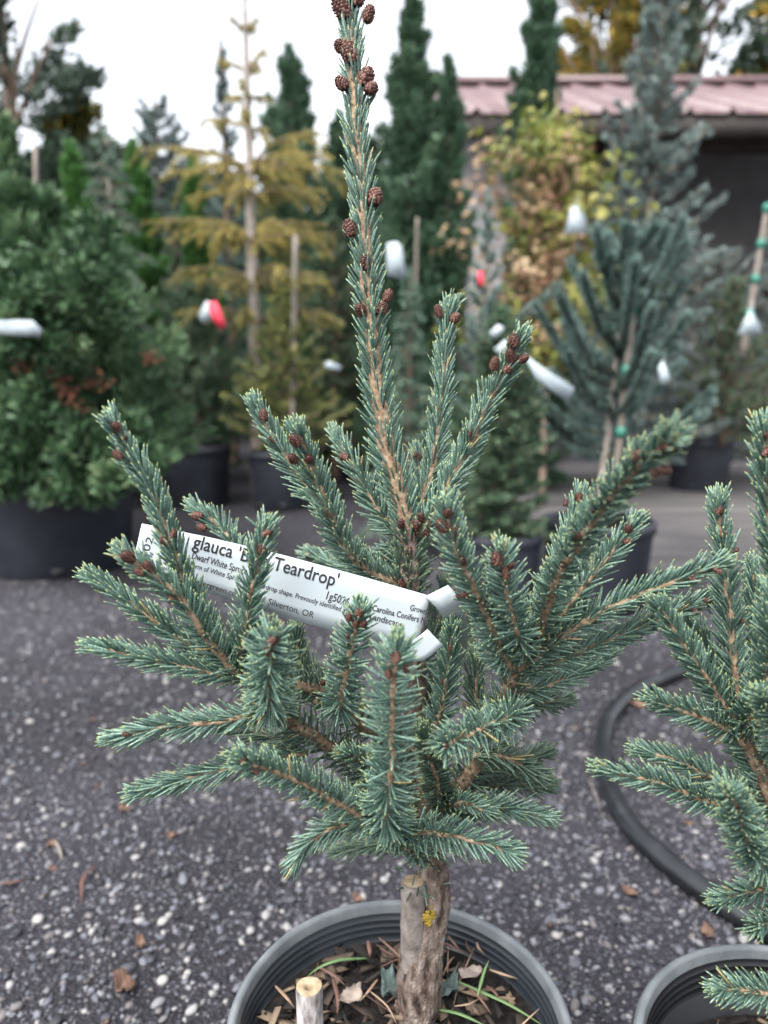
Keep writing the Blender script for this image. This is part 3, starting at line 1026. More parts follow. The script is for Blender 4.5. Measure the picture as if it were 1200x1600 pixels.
fl = 1 + 0.05 * np.sin(ang * 3 + c[:, 2] * 30) + 0.04 * np.sin(ang * 5 - c[:, 2] * 55) + 0.035 * nz_.ravel() + 0.03 * rng.normal(size=len(c)) * 0.6
v[:len(c)] = c + (v[:len(c)] - c) * fl[:, None]
mb.add(v, f)
mb.build('trunk', M['trunk'], tree)
# pruned stub of the rootstock
P = smooth_path([at(646, 1378, Y0 - .008), at(645, 1430, Y0 - .007), at(647, 1480, Y0 - .005), at(652, 1540, Y0 - .001)], 16)
mb = MB()
v, f = tube(P, [0.0092, 0.0096, 0.0108, 0.0125], 16, rough=0.035)
mb.add(v, f)
stub = mb.build('pruned_stub', M['stub'], tree)
mb = MB()
e = P[0]
ring = [(e[0] + 0.0078 * math.cos(a), e[1] + 0.0078 * math.sin(a), e[2] + 0.0008) for a in np.linspace(0, 2 * math.pi, 16, endpoint=False)]
mb.add(ring + [tuple(e + np.array([0, 0, 0.0014]))], [[(i, (i + 1) % 16, 16) for i in range(16)]])
mb.build('cut_face', M['cut_wood'], stub)
# yellow lichen on the graft union
mb = MB()
for i in range(70):
    px, py = 668 + rng.normal(0, 7), 1434 + rng.normal(0, 6)
    p = at(px, py, Y0 - 0.0128 + 0.000012 * (px - 664) ** 2)
    vv = ICO_V * np.array([1, 0.35, 0.7]) * rng.uniform(0.0008, 0.0024) + p
    mb.add(vv, [ICO_F])
mb.build('lichen_patch', M['lichen'], tree)
# short thick needles around the upper whorl and on the old trunk
mb = MB()
pp, dd, ll = [], [], []
for i in range(210):
    t = rng.random()
    py = 826 + 104 * t
    c0 = at(640, py, Y0)
    a = rng.uniform(0, 6.28)
    rad = np.array([math.cos(a), math.sin(a), 0])
    pp.append(c0 + rad * 0.0075)
    dd.append(rad * 0.8 + np.array([0, 0, rng.uniform(0.5, 1.3)]))
    ll.append(rng.uniform(0.009, 0.017))
for i in range(150):
    py = 1030 + 350 * rng.random()
    c0 = at(650 + 0.02 * (py - 1040), py, Y0)
    a = rng.uniform(0, 6.28)
    rad = np.array([math.cos(a), math.sin(a), 0])
    pp.append(c0 + rad * np.interp(py, [1030, 1380], [0.008, 0.0145]))
    dd.append(rad * 0.9 + np.array([0, 0, rng.uniform(-0.6, 0.6)]))
    ll.append(rng.uniform(0.008, 0.016))
v, f, al = needle_arrays(np.array(pp), np.array(dd), np.array(ll), np.full(len(ll), 0.0009))
mb.add(v, f, along=al, tone=np.repeat(rng.random(len(ll)) * 0.95, 13))
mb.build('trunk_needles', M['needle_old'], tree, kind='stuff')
for px, py, s in [(618, 905, 16), (628, 912, 15), (658, 808, 16), (650, 822, 18), (665, 830, 15), (627, 818, 15), (640, 860, 13), (606, 1296, 13), (598, 1281, 12), (505, 1066, 12)]:
    o = put_cone(px, py, s, Y0 - 0.012 if py < 1000 else Y0 - 0.06, (0, -0.2, 1), tree, True)
    o.matrix_parent_inverse = Matrix.Translation(-tree.location)

LEAD = dict(a0=0.62, a1=0.36, up=0.0, drop=0.3, dens=2600)
B = [
    # leader
    dict(p=[(640, 832, 0), (612, 720, 0), (594, 610, 0), (581, 500, 0), (570, 400, 0), (562, 280, .006), (556, 150, .012), (549, 40, .02), (542, -60, .025)], r=[0.0068, 0.0052, 0.0042, 0.0036], L=0.0165, **LEAD,
         c=[(546, 82, 31), (531, 72, 27), (572, 120, 32), (580, 138, 27), (534, 130, 24), (576, 22, 26), (533, 12, 32), (560, -6, 28), (586, 308, 30), (546, 357, 26), (572, 410, 24), (606, 462, 20), (597, 481, 23), (563, 484, 23)]),
    dict(p=[(652, 828, .012), (676, 720, .02), (690, 610, .03), (698, 500, .035), (703, 482, .035)], r=[0.0032, 0.0024, 0.0018], **LEAD, c=[(685, 486, 19), (711, 497, 23)]),
    dict(p=[(655, 835, -.006), (700, 762, -.012), (748, 660, -.018), (792, 575, -.025), (812, 532, -.03)], r=[0.0032, 0.0024, 0.0018], **LEAD, c=[(803, 532, 25), (798, 556, 24), (773, 568, 22), (795, 576, 20), (818, 560, 17), (733, 676, 15)]),
    dict(p=[(626, 912, -.008), (585, 898, -.018), (543, 858, -.032), (512, 790, -.045), (488, 735, -.052), (468, 680, -.06)], r=[0.0036, 0.0028, 0.0018], a0=0.85, a1=0.4, c=[(462, 688, 23), (458, 717, 21), (483, 717, 20), (515, 802, 15)]),
    dict(p=[(520, 808, -.03), (484, 765, -.022), (446, 712, -.02), (402, 640, -.02)], r=[0.0026, 0.002, 0.0014], a0=0.85, a1=0.35, c=[(412, 648, 21), (427, 686, 17)]),
    dict(p=[(626, 836, .01), (596, 805, .014), (565, 752, .02), (528, 684, .03)], a0=0.85, a1=0.4, c=[(537, 714, 18)]),
    dict(p=[(650, 826, .02), (655, 770, .045), (652, 715, .055)], a0=0.7, a1=0.4, c=[(651, 712, 14)]),
    dict(p=[(630, 850, .02), (585, 880, .05), (540, 890, .07), (486, 868, .085)], c=[(482, 868, 13)]),
    # left fan
    dict(p=[(375, 1052, -.052), (335, 1002, -.058), (300, 930, -.066), (274, 862, -.074), (230, 752, -.082), (178, 664, -.09)], r=[0.0028, 0.0022, 0.0015], a0=0.7, a1=0.36, c=[(181, 666, 20), (184, 710, 18), (271, 833, 15), (257, 846, 16), (196, 684, 9)]),
    dict(p=[(372, 1055, -.058), (330, 1005, -.07), (288, 942, -.082), (248, 905, -.09), (200, 870, -.095)], r=[0.0030, 0.0024, 0.0016], a0=0.9, a1=0.5, c=[(200, 870, 25), (231, 886, 20), (267, 937, 15), (216, 893, 18)]),
    dict(p=[(365, 1052, -.05), (300, 1008, -.055), (225, 958, -.06), (148, 905, -.066)], a0=0.7, a1=0.3),
    dict(p=[(372, 1060, -.055), (300, 1046, -.06), (225, 1030, -.068), (154, 1013, -.075)], a0=0.72, a1=0.32),
    dict(p=[(372, 1050, -.056), (382, 985, -.066), (396, 910, -.076), (416, 828, -.082)], a0=0.85, a1=0.42, c=[(418, 833, 18), (408, 858, 20), (400, 880, 9)]),
    dict(p=[(440, 1100, -.05), (424, 1106, -.075), (421, 1062, -.11), (426, 1000, -.135)], r=[0.0028, 0.002, 0.0014], dens=3000, a0=1.35, a1=1.05, L=0.019, drop=0.15, c=[(427, 1000, 19), (419, 1018, 19)]),
    dict(p=[(420, 910, .02), (378, 872, .035), (348, 832, .045), (308, 796, .05)], c=[(308, 806, 19), (315, 824, 18)]),
    # left limbs
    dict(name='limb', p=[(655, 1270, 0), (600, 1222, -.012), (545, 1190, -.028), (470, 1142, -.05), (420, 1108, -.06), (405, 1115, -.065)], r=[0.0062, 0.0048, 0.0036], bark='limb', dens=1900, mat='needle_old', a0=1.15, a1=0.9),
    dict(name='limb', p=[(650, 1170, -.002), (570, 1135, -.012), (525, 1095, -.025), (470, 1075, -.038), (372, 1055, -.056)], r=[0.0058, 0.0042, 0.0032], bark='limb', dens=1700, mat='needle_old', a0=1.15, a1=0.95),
    dict(p=[(408, 1114, -.064), (330, 1130, -.07), (255, 1138, -.075), (184, 1152, -.08)], a0=0.85, a1=0.3, up=0.02, c=[(196, 1147, 10)]),
    dict(p=[(480, 1175, -.04), (390, 1190, -.055), (310, 1212, -.064), (220, 1236, -.072)], a0=0.75, a1=0.35, up=0.02),
    dict(p=[(615, 1296, -.05), (560, 1272, -.08), (470, 1225, -.105), (378, 1188, -.13)], r=[0.0028, 0.0022, 0.0014], dens=2900, a0=1.15, a1=0.65, c=[(381, 1189, 11), (398, 1206, 10)]),
    dict(p=[(590, 1288, -.03), (530, 1290, -.045), (490, 1312, -.05), (462, 1345, -.055)], a0=0.8, a1=0.4, up=-0.05),
    dict(p=[(525, 1095, -.03), (530, 1100, -.055), (545, 1030, -.075), (561, 958, -.085)], r=[0.0026, 0.002, 0.0014], a0=1.3, a1=0.85, drop=0.3, c=[(562, 957, 19), (545, 964, 15), (556, 974, 15), (568, 975, 14), (543, 994, 9)]),
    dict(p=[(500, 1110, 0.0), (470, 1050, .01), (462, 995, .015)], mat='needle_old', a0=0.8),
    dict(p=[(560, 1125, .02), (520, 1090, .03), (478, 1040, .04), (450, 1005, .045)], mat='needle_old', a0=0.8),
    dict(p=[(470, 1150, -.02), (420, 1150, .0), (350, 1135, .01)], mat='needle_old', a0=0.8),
    dict(p=[(590, 1215, -.03), (570, 1190, -.055), (540, 1178, -.07)], dens=3000, a0=1.0, L=0.013),
    # front centre
    dict(p=[(622, 1296, -.04), (604, 1270, -.085), (613, 1190, -.115), (617, 1100, -.13), (619, 1018, -.14)], r=[0.0030, 0.0022, 0.0015], dens=3000, a0=1.38, a1=1.0, L=0.0195, drop=0.5, tip=50, c=[(619, 1026, 21), (606, 1053, 15), (635, 1045, 15), (608, 1040, 9)]),
    dict(p=[(660, 1190, -.006), (685, 1125, -.025), (697, 1050, -.035), (706, 985, -.04)], r=[0.0028, 0.002, 0.0014], a0=0.9, a1=0.5, c=[(704, 1011, 14), (690, 1065, 8)]),
    dict(p=[(655, 1120, .01), (690, 1060, .03), (720, 1000, .04), (730, 940, .05)], mat='needle_old'),
    dict(name='limb', p=[(658, 1330, -.004), (695, 1262, -.012), (738, 1200, -.02), (770, 1120, -.028), (802, 1060, -.035), (838, 1000, -.042)], r=[0.0068, 0.0058, 0.0046, 0.0036], bark='limb', dens=1700, mat='needle_old', a0=1.2, a1=0.9),
    dict(p=[(778, 1110, -.03), (800, 1118, -.06), (752, 1138, -.09), (694, 1166, -.118)], r=[0.0028, 0.002, 0.0014], dens=3000, a0=1.3, a1=1.0, drop=0.2, c=[(696, 1165, 13)]),
    dict(p=[(628, 1300, -.035), (690, 1302, -.065), (740, 1312, -.08), (796, 1330, -.09)], dens=2800, a0=1.2, a1=0.55, up=-0.08),
    dict(p=[(690, 1275, -.01), (745, 1262, -.03), (790, 1264, -.04), (848, 1276, -.045)], a0=0.85, a1=0.4, up=-0.02),
    dict(p=[(680, 1270, -.012), (720, 1255, -.04), (760, 1268, -.055)], a0=0.9, L=0.013),
    dict(p=[(735, 1205, -.01), (790, 1195, .01), (852, 1178, .03)], mat='needle_old', a0=0.85),
    dict(p=[(725, 1225, -.005), (780, 1225, .015), (856, 1228, .035)], mat='needle_old', a0=0.85),
    dict(p=[(740, 1180, -.03), (790, 1182, -.03), (838, 1208, -.03)], a0=0.9, mat='needle_old'),
    dict(p=[(690, 1260, -.02), (680, 1200, -.045), (660, 1150, -.06)], a0=1.0, mat='needle_old'),
    dict(p=[(640, 1260, .01), (610, 1220, .03), (560, 1230, .04)], mat='needle_old', a0=0.9),
    dict(p=[(660, 1330, .01), (620, 1310, .03), (580, 1320, .05), (530, 1330, .06)], mat='needle_old', a0=0.9),
    dict(p=[(665, 1345, -.01), (640, 1330, -.04), (600, 1310, -.05)], a0=0.9, L=0.013),
    # right fan
    dict(p=[(838, 1002, -.042), (858, 940, -.07), (902, 848, -.11), (968, 760, -.155), (1046, 688, -.20)], r=[0.0032, 0.0024, 0.0017], a0=0.9, a1=0.5, dens=2800, c=[(1043, 696, 27), (998, 711, 27), (1040, 735, 20), (1024, 739, 18), (880, 882, 15), (929, 798, 15), (901, 836, 17)]),
    dict(p=[(828, 1005, -.03), (850, 945, -.018), (880, 865, -.005), (906, 778, .005)], a0=0.85, a1=0.42, c=[(905, 776, 17), (884, 785, 10)]),
    dict(p=[(840, 1012, -.04), (888, 948, -.05), (938, 885, -.055), (988, 824, -.06)], a0=0.85, a1=0.5, c=[(982, 826, 18), (980, 846, 13)]),
    dict(p=[(815, 1042, -.035), (890, 990, -.05), (975, 945, -.06), (1050, 910, -.07), (1122, 884, -.08)], r=[0.0032, 0.0024, 0.0016], a0=0.9, a1=0.45, c=[(1120, 890, 16), (1084, 905, 13)]),
    dict(p=[(822, 1052, -.03), (905, 1020, -.035), (1010, 975, -.04), (1106, 938, -.045)], a0=0.85, a1=0.4, c=[(1104, 938, 13), (1086, 955, 12)]),
    dict(p=[(795, 1080, -.025), (850, 1072, -.02), (905, 1050, -.015), (945, 1025, -.01)], a0=0.9, a1=0.45),
    dict(p=[(790, 1095, -.02), (830, 1100, -.005), (880, 1095, .01)], mat='needle_old'),
    dict(p=[(800, 1050, -.04), (776, 1010, -.065), (742, 930, -.085), (718, 870, -.095), (700, 796, -.10)], r=[0.0030, 0.0024, 0.0016], a0=1.1, a1=0.65, c=[(700, 801, 22), (690, 822, 21), (712, 829, 17), (723, 876, 13), (728, 930, 12), (716, 932, 9)]),
    dict(p=[(822, 1022, -.045), (806, 985, -.075), (792, 925, -.092), (783, 866, -.10)], a0=1.2, a1=0.8, c=[(776, 872, 24), (790, 895, 20), (798, 884, 12)]),
    dict(p=[(760, 1140, -.02), (740, 1085, -.005), (745, 1030, .005)], mat='needle_old', a0=0.8),
    dict(p=[(648, 1050, .0), (672, 1010, .02), (690, 940, .035), (694, 920, .04)], mat='needle_old', a0=0.8),
]
for spec in B:
    branch(tree, Y0, spec, DEF)

# ------------------------------------------------------------------ the neighbour spruce in the black pot
Y1 = 0.46
tree2 = thing('spruce_tree', 'second small blue-green spruce leaning out of the black pot, without tag', 'tree', (POT2['x'] + 0.02, Y1, POT2['z'] - 0.06))
P = smooth_path([np.array([POT2['x'] + 0.02, Y1 - .01, POT2['z'] - 0.075]), at(1262, 1450, Y1), at(1250, 1340, Y1), at(1236, 1200, Y1), at(1230, 1000, Y1)], 50)
mb = MB()
v, f = tube(P, [0.015, 0.0125, 0.010, 0.007], 16, rough=0.04)
mb.add(v, f)
mb.build('trunk', M['trunk'], tree2)
B2 = [
    dict(name='limb', p=[(1242, 1330, 0), (1205, 1250, .0), (1180, 1190, .0), (1150, 1142, .0)], r=[0.006, 0.005, 0.004], bark='limb', dens=2400, mat='needle', a0=1.0, a1=0.9),
    dict(p=[(1156, 1150, 0), (1148, 1060, .005), (1137, 950, .008), (1130, 860, .01), (1123, 786, .012)], r=[0.003, 0.0024, 0.0016], a0=0.8, a1=0.45, c=[(1124, 797, 15), (1130, 835, 15), (1160, 970, 9), (1150, 860, 9)]),
    dict(p=[(1232, 1100, 0), (1214, 930, -.01), (1202, 800, -.02), (1190, 674, -.03)], r=[0.003, 0.0024, 0.0016], a0=0.75, a1=0.4, c=[(1199, 706, 17), (1196, 680, 14)]),
    dict(p=[(1160, 1135, .0), (1115, 1075, -.006), (1070, 1005, -.012), (1030, 950, -.016)], a0=0.85, a1=0.4),
    dict(p=[(1155, 1145, 0), (1105, 1126, -.01), (1065, 1112, -.014), (1024, 1096, -.02)], a0=0.85, a1=0.4),
    dict(p=[(1185, 1245, 0), (1120, 1220, -.005), (1065, 1194, -.008), (1006, 1176, -.01)], a0=0.85, a1=0.35),
    dict(p=[(1180, 1270, 0), (1112, 1256, -.01), (1040, 1226, -.018), (948, 1204, -.025)], a0=0.85, a1=0.35),
    dict(p=[(1225, 1350, -.02), (1185, 1345, -.05), (1160, 1292, -.075), (1139, 1240, -.09)], dens=3200, a0=1.1, a1=0.7, drop=0.15, c=[(1139, 1246, 15), (1150, 1260, 10)]),
    dict(p=[(1235, 1388, 0), (1195, 1388, -.01), (1130, 1405, -.02)], a0=0.85, a1=0.4),
    dict(p=[(1245, 1420, -.01), (1210, 1438, -.02), (1186, 1448, -.03)], a0=0.85),
    dict(p=[(1255, 1550, -.02), (1205, 1552, -.03), (1126, 1545, -.04)], dens=3000, a0=0.95, a1=0.5, up=0.0),
    dict(p=[(1165, 1140, 0), (1190, 1070, -.03), (1204, 980, -.05), (1210, 930, -.055)], a0=0.95, c=[]),
    dict(p=[(1200, 1140, .03), (1186, 1020, .04), (1176, 890, .05)], a0=0.8, a1=0.45),
    dict(p=[(1170, 1160, .02), (1140, 1080, .035), (1100, 1010, .045), (1075, 960, .05)], a0=0.85, a1=0.4),
    dict(p=[(1230, 1190, -.01), (1215, 1130, -.05), (1190, 1090, -.07)], a0=1.0),
    dict(p=[(1235, 1240, .02), (1200, 1200, .04), (1165, 1185, .06)], a0=0.9, mat='needle_old'),
]
for spec in B2:
    branch(tree2, Y1, spec, DEF)

# ------------------------------------------------------------------ printed plant tag looped round the trunk
def tag_y(px):
    u = (px - 210) / 460
    return Y0 - 0.040 - 0.007 * u - 0.004 * math.sin(math.pi * min(max(u, 0), 1))


def sheet(name, left, right, ys, mat, parent, cols=24, thick=0.0005, ys2=None):
    """a thin sheet between two edge polylines given in px and depth"""
    A = smooth_path([at(px, py, y) for (px, py), y in zip(left, ys)], cols)
    Bq = smooth_path([at(px, py, y) for (px, py), y in zip(right, ys2 or ys)], cols)
    rows = 5
    g = np.stack([A * (1 - t) + Bq * t for t in np.linspace(0, 1, rows)], 1)
    nrm = norm(np.cross(np.gradient(g, axis=0), np.gradient(g, axis=1)))
    v = np.concatenate([g.reshape(-1, 3), (g - nrm * thick).reshape(-1, 3)])
    n = cols * rows
    f = []
    for i in range(cols - 1):
        for j in range(rows - 1):
            q = [i * rows + j, (i + 1) * rows + j, (i + 1) * rows + j + 1, i * rows + j + 1]
            f += [q, [a + n for a in q[::-1]]]
    edge = [i * rows for i in range(cols)] + [(cols - 1) * rows + j for j in range(1, rows)] + [i * rows + rows - 1 for i in range(cols - 2, -1, -1)] + [j for j in range(rows - 2, 0, -1)]
    for a, b in zip(edge, edge[1:] + edge[:1]):
        f.append([b, a, a + n, b + n])
    mb = MB()
    mb.add(v, [f])
    return mb.build(name, mat, parent, False)


tg = at(445, 910, tag_y(445))
plant_tag = thing('plant_tag', 'long white plastic tag printed in black, looped round the spruce trunk', 'tag', tg)
top = [(222, 818), (330, 840), (450, 869), (560, 899), (672, 931)]
bot = [(206, 888), (330, 927), (450, 966), (560, 996), (650, 1014)]
k_ = np.linspace(0, 1, 25)
top = [(np.interp(k, [0, .24, .5, .75, 1], [a[0] for a in top]), np.interp(k, [0, .24, .5, .75, 1], [a[1] for a in top])) for k in k_]
bot = [(np.interp(k, [0, .24, .5, .75, 1], [a[0] for a in bot]), np.interp(k, [0, .24, .5, .75, 1], [a[1] for a in bot])) for k in k_]
sheet('tag_panel', top, bot, [tag_y(a[0]) for a in top], M['white_tag'], plant_tag, 40, ys2=[tag_y(a[0]) for a in bot])
sheet('tag_strap', [(664, 932), (682, 950), (694, 972), (700, 998), (694, 1022), (668, 1030)], [(700, 914), (716, 934), (727, 962), (731, 996), (722, 1030), (690, 1048)],
      [tag_y(668) - 0.0015, tag_y(668) - .002, Y0 - .036, Y0 - .018, Y0 + .008, Y0 + .022], M['white_tag'], plant_tag)
sheet('tag_tongue', [(630, 1006), (650, 997), (668, 983)], [(640, 1034), (664, 1030), (692, 1008)], [tag_y(640) - .003, tag_y(650) - .0045, tag_y(668) - .003], M['white_tag'], plant_tag, 12)


def lettering(text, p0, p1, cap, bold=0.0):
    cu = bpy.data.curves.new('lettering', 'FONT')
    cu.body = text
    cu.offset = bold
    cu.resolution_u = 3
    tmp = bpy.data.objects.new('lettering', cu)
    col.objects.link(tmp)
    dg = bpy.context.evaluated_depsgraph_get()
    me = bpy.data.meshes.new_from_object(tmp.evaluated_get(dg))
    bpy.data.objects.remove(tmp)
    bpy.data.curves.remove(cu)
    n = len(me.vertices)
    co = np.empty(n * 3, np.float32)
    me.vertices.foreach_get('co', co)
    co = co.reshape(-1, 3)
    x0, x1 = co[:, 0].min(), co[:, 0].max()
    p0, p1 = np.array(p0, float), np.array(p1, float)
    ln = np.linalg.norm(p1 - p0)
    ex = (p1 - p0) / ln
    ey = np.array([ex[1], -ex[0]])
    q = p0 + ((co[:, :1] - x0) / (x1 - x0) * ln) * ex + (co[:, 1:2] * cap / 0.70) * ey
    out = np.array([at(a, b, tag_y(a) - 0.0008) for a, b in q], np.float32)
    me.vertices.foreach_set('co', out.ravel())
    me.materials.clear()
    me.materials.append(M['ink'])
    me.update()
    me.name = 'lettering'
    return obj('lettering', me, plant_tag)


lettering("glauca 'Blue Teardrop'", (300, 855), (526, 917), 21, 0.012)
lettering("Dwarf White Spruce", (299, 873), (385, 898), 11, 0.008)
lettering("form of White Spruce with teardrop shape. Prevously identified as", (297, 886), (542, 958), 8, 0.006)
lettering("evergreen.com", (305, 912), (376, 935), 9)
lettering("Silverton, OR", (418, 944), (489, 966), 10)
lettering("1g5026", (509, 936), (544, 947), 13, 0.012)
lettering("Grown for", (640, 953), (679, 964), 9, 0.012)
lettering("Carolina Conifers Nur", (581, 954), (674, 977), 9.5, 0.012)
lettering("Landscape", (577, 967), (629, 981), 10, 0.012)
lettering("502", (229, 873), (240, 841), 11)
lettering("#", (237, 872), (240, 864), 7)
lettering("on By", (254, 889), (268, 895), 6)


# ------------------------------------------------------------------ nursery rows behind
def simple_pot(label, x, y, r, h, group=None):
    root = thing('nursery_pot', label, 'pot', (x, y, 0), group)
    prof = [(0.001, 0.004), (r * 0.83, 0.002), (r * 0.85, 0.01), (r * 0.95, h * 0.86), (r * 0.955, h * 0.87), (r, h * 0.88), (r, h - 0.006), (r - 0.004, h), (r - 0.016, h), (r - 0.018, h - 0.006), (r - 0.024, h * 0.8), (r * 0.8, 0.05), (0.001, 0.05)]
    v, f = lathe(prof, 44)
    mb = MB()
    mb.add(v + np.array([x, y, 0]), f)
    body = mb.build('pot_body', M['pot_dark'], root)
    # drain holes round the foot
    for k in range(6):
        a = k * math.pi / 3 + 0.9
        c, s = math.cos(a), math.sin(a)
        q = np.array([(-0.022, 0.012), (0.022, 0.012), (0.022, 0.045), (-0.022, 0.045)])
        vv = []
        for dx, dz in q:
            rr = r * (0.85 + 0.1 * dz / h) + 0.0015
            b = a + dx / rr
            vv.append((x + rr * math.cos(b), y + rr * math.sin(b), dz))
        for dx, dz in q:
            rr = r * (0.85 + 0.1 * dz / h) - 0.006
            b = a + dx / rr
            vv.append((x + rr * math.cos(b), y + rr * math.sin(b), dz))
        mb = MB()
        mb.add(vv, [[(0, 1, 2, 3), (4, 7, 6, 5), (0, 4, 5, 1), (1, 5, 6, 2), (2, 6, 7, 3), (3, 7, 4, 0)]])
        mb.build('drain_hole', M['ink'], body, False)
    mb = MB()
    v, f = soil_disc(r - 0.022, h - 0.035, 0.004, 24)
    mb.add(v + np.array([x, y, 0]), f)
    mb.build('potting_soil', M['soil'], root)
    return root


def plume_crown(mbs, x, y, z0, z1, R, n_pl, per, leaf, prof, spread=0.16, lift=1.0, r_=None, droop=0.0, core=True):
    """upright sprays grouped in plumes; adds leaflets to the MB"""
    r_ = r_ or rng
    Ht = z1 - z0
    h = np.concatenate([r_.random(n_pl - 3) ** 1.15 * 0.97, [0.93, 0.97, 1.0]])
    a = r_.uniform(0, 2 * math.pi, n_pl)
    Rp = R * np.interp(h, *prof) * (0.72 + 0.42 * r_.random(n_pl))
    out = np.stack([np.cos(a), np.sin(a), np.zeros(n_pl)], -1)
    tipz = z0 + h * Ht
    base = np.stack([np.full(n_pl, x), np.full(n_pl, y), np.maximum(tipz - lift * (0.10 + 0.9 * Rp), z0 - 0.02)], -1) + out * (Rp * 0.10)[:, None]
    tip = np.stack([np.full(n_pl, x), np.full(n_pl, y), tipz - droop * Rp], -1) + out * Rp[:, None]
    ax = tip - base
    N_ = n_pl * per
    k = np.repeat(np.arange(n_pl), per)
    t = r_.random(N_) ** 0.65
    ln = np.linalg.norm(ax, axis=1)
    pr = np.maximum(spread * R, 0.25 * ln)
    off = r_.normal(size=(N_, 3))
    off = norm(off) * (pr[k] * np.sqrt(r_.random(N_)) * (1.05 - 0.75 * t))[:, None] * 0.8
    P = base[k] + ax[k] * t[:, None] + off
    D = norm(ax)[k] * 0.8 + norm(off) * 0.7 + np.array([0, 0, 0.35 - droop]) + r_.normal(0, 0.3, (N_, 3))
    L = leaf[0] * (0.6 + 0.8 * r_.random(N_))
    W = leaf[1] * (0.7 + 0.6 * r_.random(N_))
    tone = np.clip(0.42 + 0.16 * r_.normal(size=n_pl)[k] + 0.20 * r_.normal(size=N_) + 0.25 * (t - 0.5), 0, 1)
    v, f, al = blade_arrays(P, D, L, W)
    mbs.add(v, f, along=al, tone=np.repeat(tone, 4))
    if core:                                            # inner sprays round the axis
        n2 = N_ // 4
        hh = r_.random(n2)
        q = R * 0.55 * np.interp(hh, *prof) * np.sqrt(r_.random(n2))
        b = r_.uniform(0, 6.28, n2)
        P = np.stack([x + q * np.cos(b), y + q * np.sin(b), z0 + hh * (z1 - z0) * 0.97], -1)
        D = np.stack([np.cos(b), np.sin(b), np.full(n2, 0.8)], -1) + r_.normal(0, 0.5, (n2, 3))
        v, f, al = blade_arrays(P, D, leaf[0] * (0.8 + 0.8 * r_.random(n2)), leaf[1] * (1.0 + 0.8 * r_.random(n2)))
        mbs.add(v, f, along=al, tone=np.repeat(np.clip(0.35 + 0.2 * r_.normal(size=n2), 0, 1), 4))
    return tip


COLUMN = ([0, 0.12, 0.45, 0.8, 0.95, 1], [0.75, 1.0, 0.9, 0.5, 0.2, 0.06])
ROUND = ([0, 0.15, 0.5, 0.8, 1], [0.7, 1.0, 0.95, 0.7, 0.25])
CONE = ([0, 0.1, 0.5, 1], [0.85, 1.0, 0.6, 0.05])


def trunk_part(root, x, y, z0, z1, r0, mat='bark', lean=0.0):
    P = smooth_path([(x, y, z0), (x + lean * 0.3, y, z0 + (z1 - z0) * 0.4), (x + lean, y, z1)], 14)
    mb = MB()
    v, f = tube(P, [r0, r0 * 0.7, r0 * 0.25], 9, rough=0.04)
    mb.add(v, f)
    return mb.build('trunk', M[mat], root)


def where(px, top_py, d):
    p = at(px, top_py, d)
    return p[0], p[2]


def plume_tree(name, label, px, top_py, d, half_px, mat, base=0.0, n_pl=70, per=150, leaf=(0.05, 0.009), prof=COLUMN, group=None, spread=0.16, tr=0.03, droop=0.0, cat='tree'):
    x, zt = where(px, top_py, d)
    dep = d * math.cos(PITCH)
    R = half_px / F * dep
    root = thing(name, label, cat, (x, d, base), group)
    mb = MB()
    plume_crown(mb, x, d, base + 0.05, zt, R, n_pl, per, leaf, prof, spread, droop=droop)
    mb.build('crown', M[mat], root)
    trunk_part(root, x, d, base, base + (zt - base) * 0.9, tr)
    return root, x, zt, R


def seg_needles(mb, A, Bp, dens, L, W, ang=0.9, sag=None, base_tone=0.45, tips=None):
    """needles round straight or sagging shoot axes A -> Bp (M,3)"""
    A, Bp = np.asarray(A), np.asarray(Bp)
    ln = np.linalg.norm(Bp - A, axis=1)
    cnt = np.maximum((ln * dens).astype(int), 6)
    k = np.repeat(np.arange(len(A)), cnt)
    n = len(k)
    u = rng.random(n)
    ax = norm(Bp - A)[k]
    P = A[k] + (Bp - A)[k] * u[:, None]
    if sag is not None:
        P[:, 2] += sag[k] * 4 * u * (1 - u)
    ref = norm(np.cross(ax, rng.normal(size=(n, 3))))
    g = ang * (0.8 + 0.4 * rng.random(n)) * np.interp(u, [0, 0.85, 1], [1, 0.8, 0.35])
    D = ax * np.cos(g)[:, None] + ref * np.sin(g)[:, None]
    ll = L * (0.7 + 0.5 * rng.random(n))
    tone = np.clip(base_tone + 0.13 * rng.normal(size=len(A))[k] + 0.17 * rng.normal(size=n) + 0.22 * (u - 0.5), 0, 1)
    v, f, al = blade_arrays(P, D, ll, W * (0.8 + 0.4 * rng.random(n)), 0.08)
    mb.add(v, f, along=al, tone=np.repeat(tone, 4))


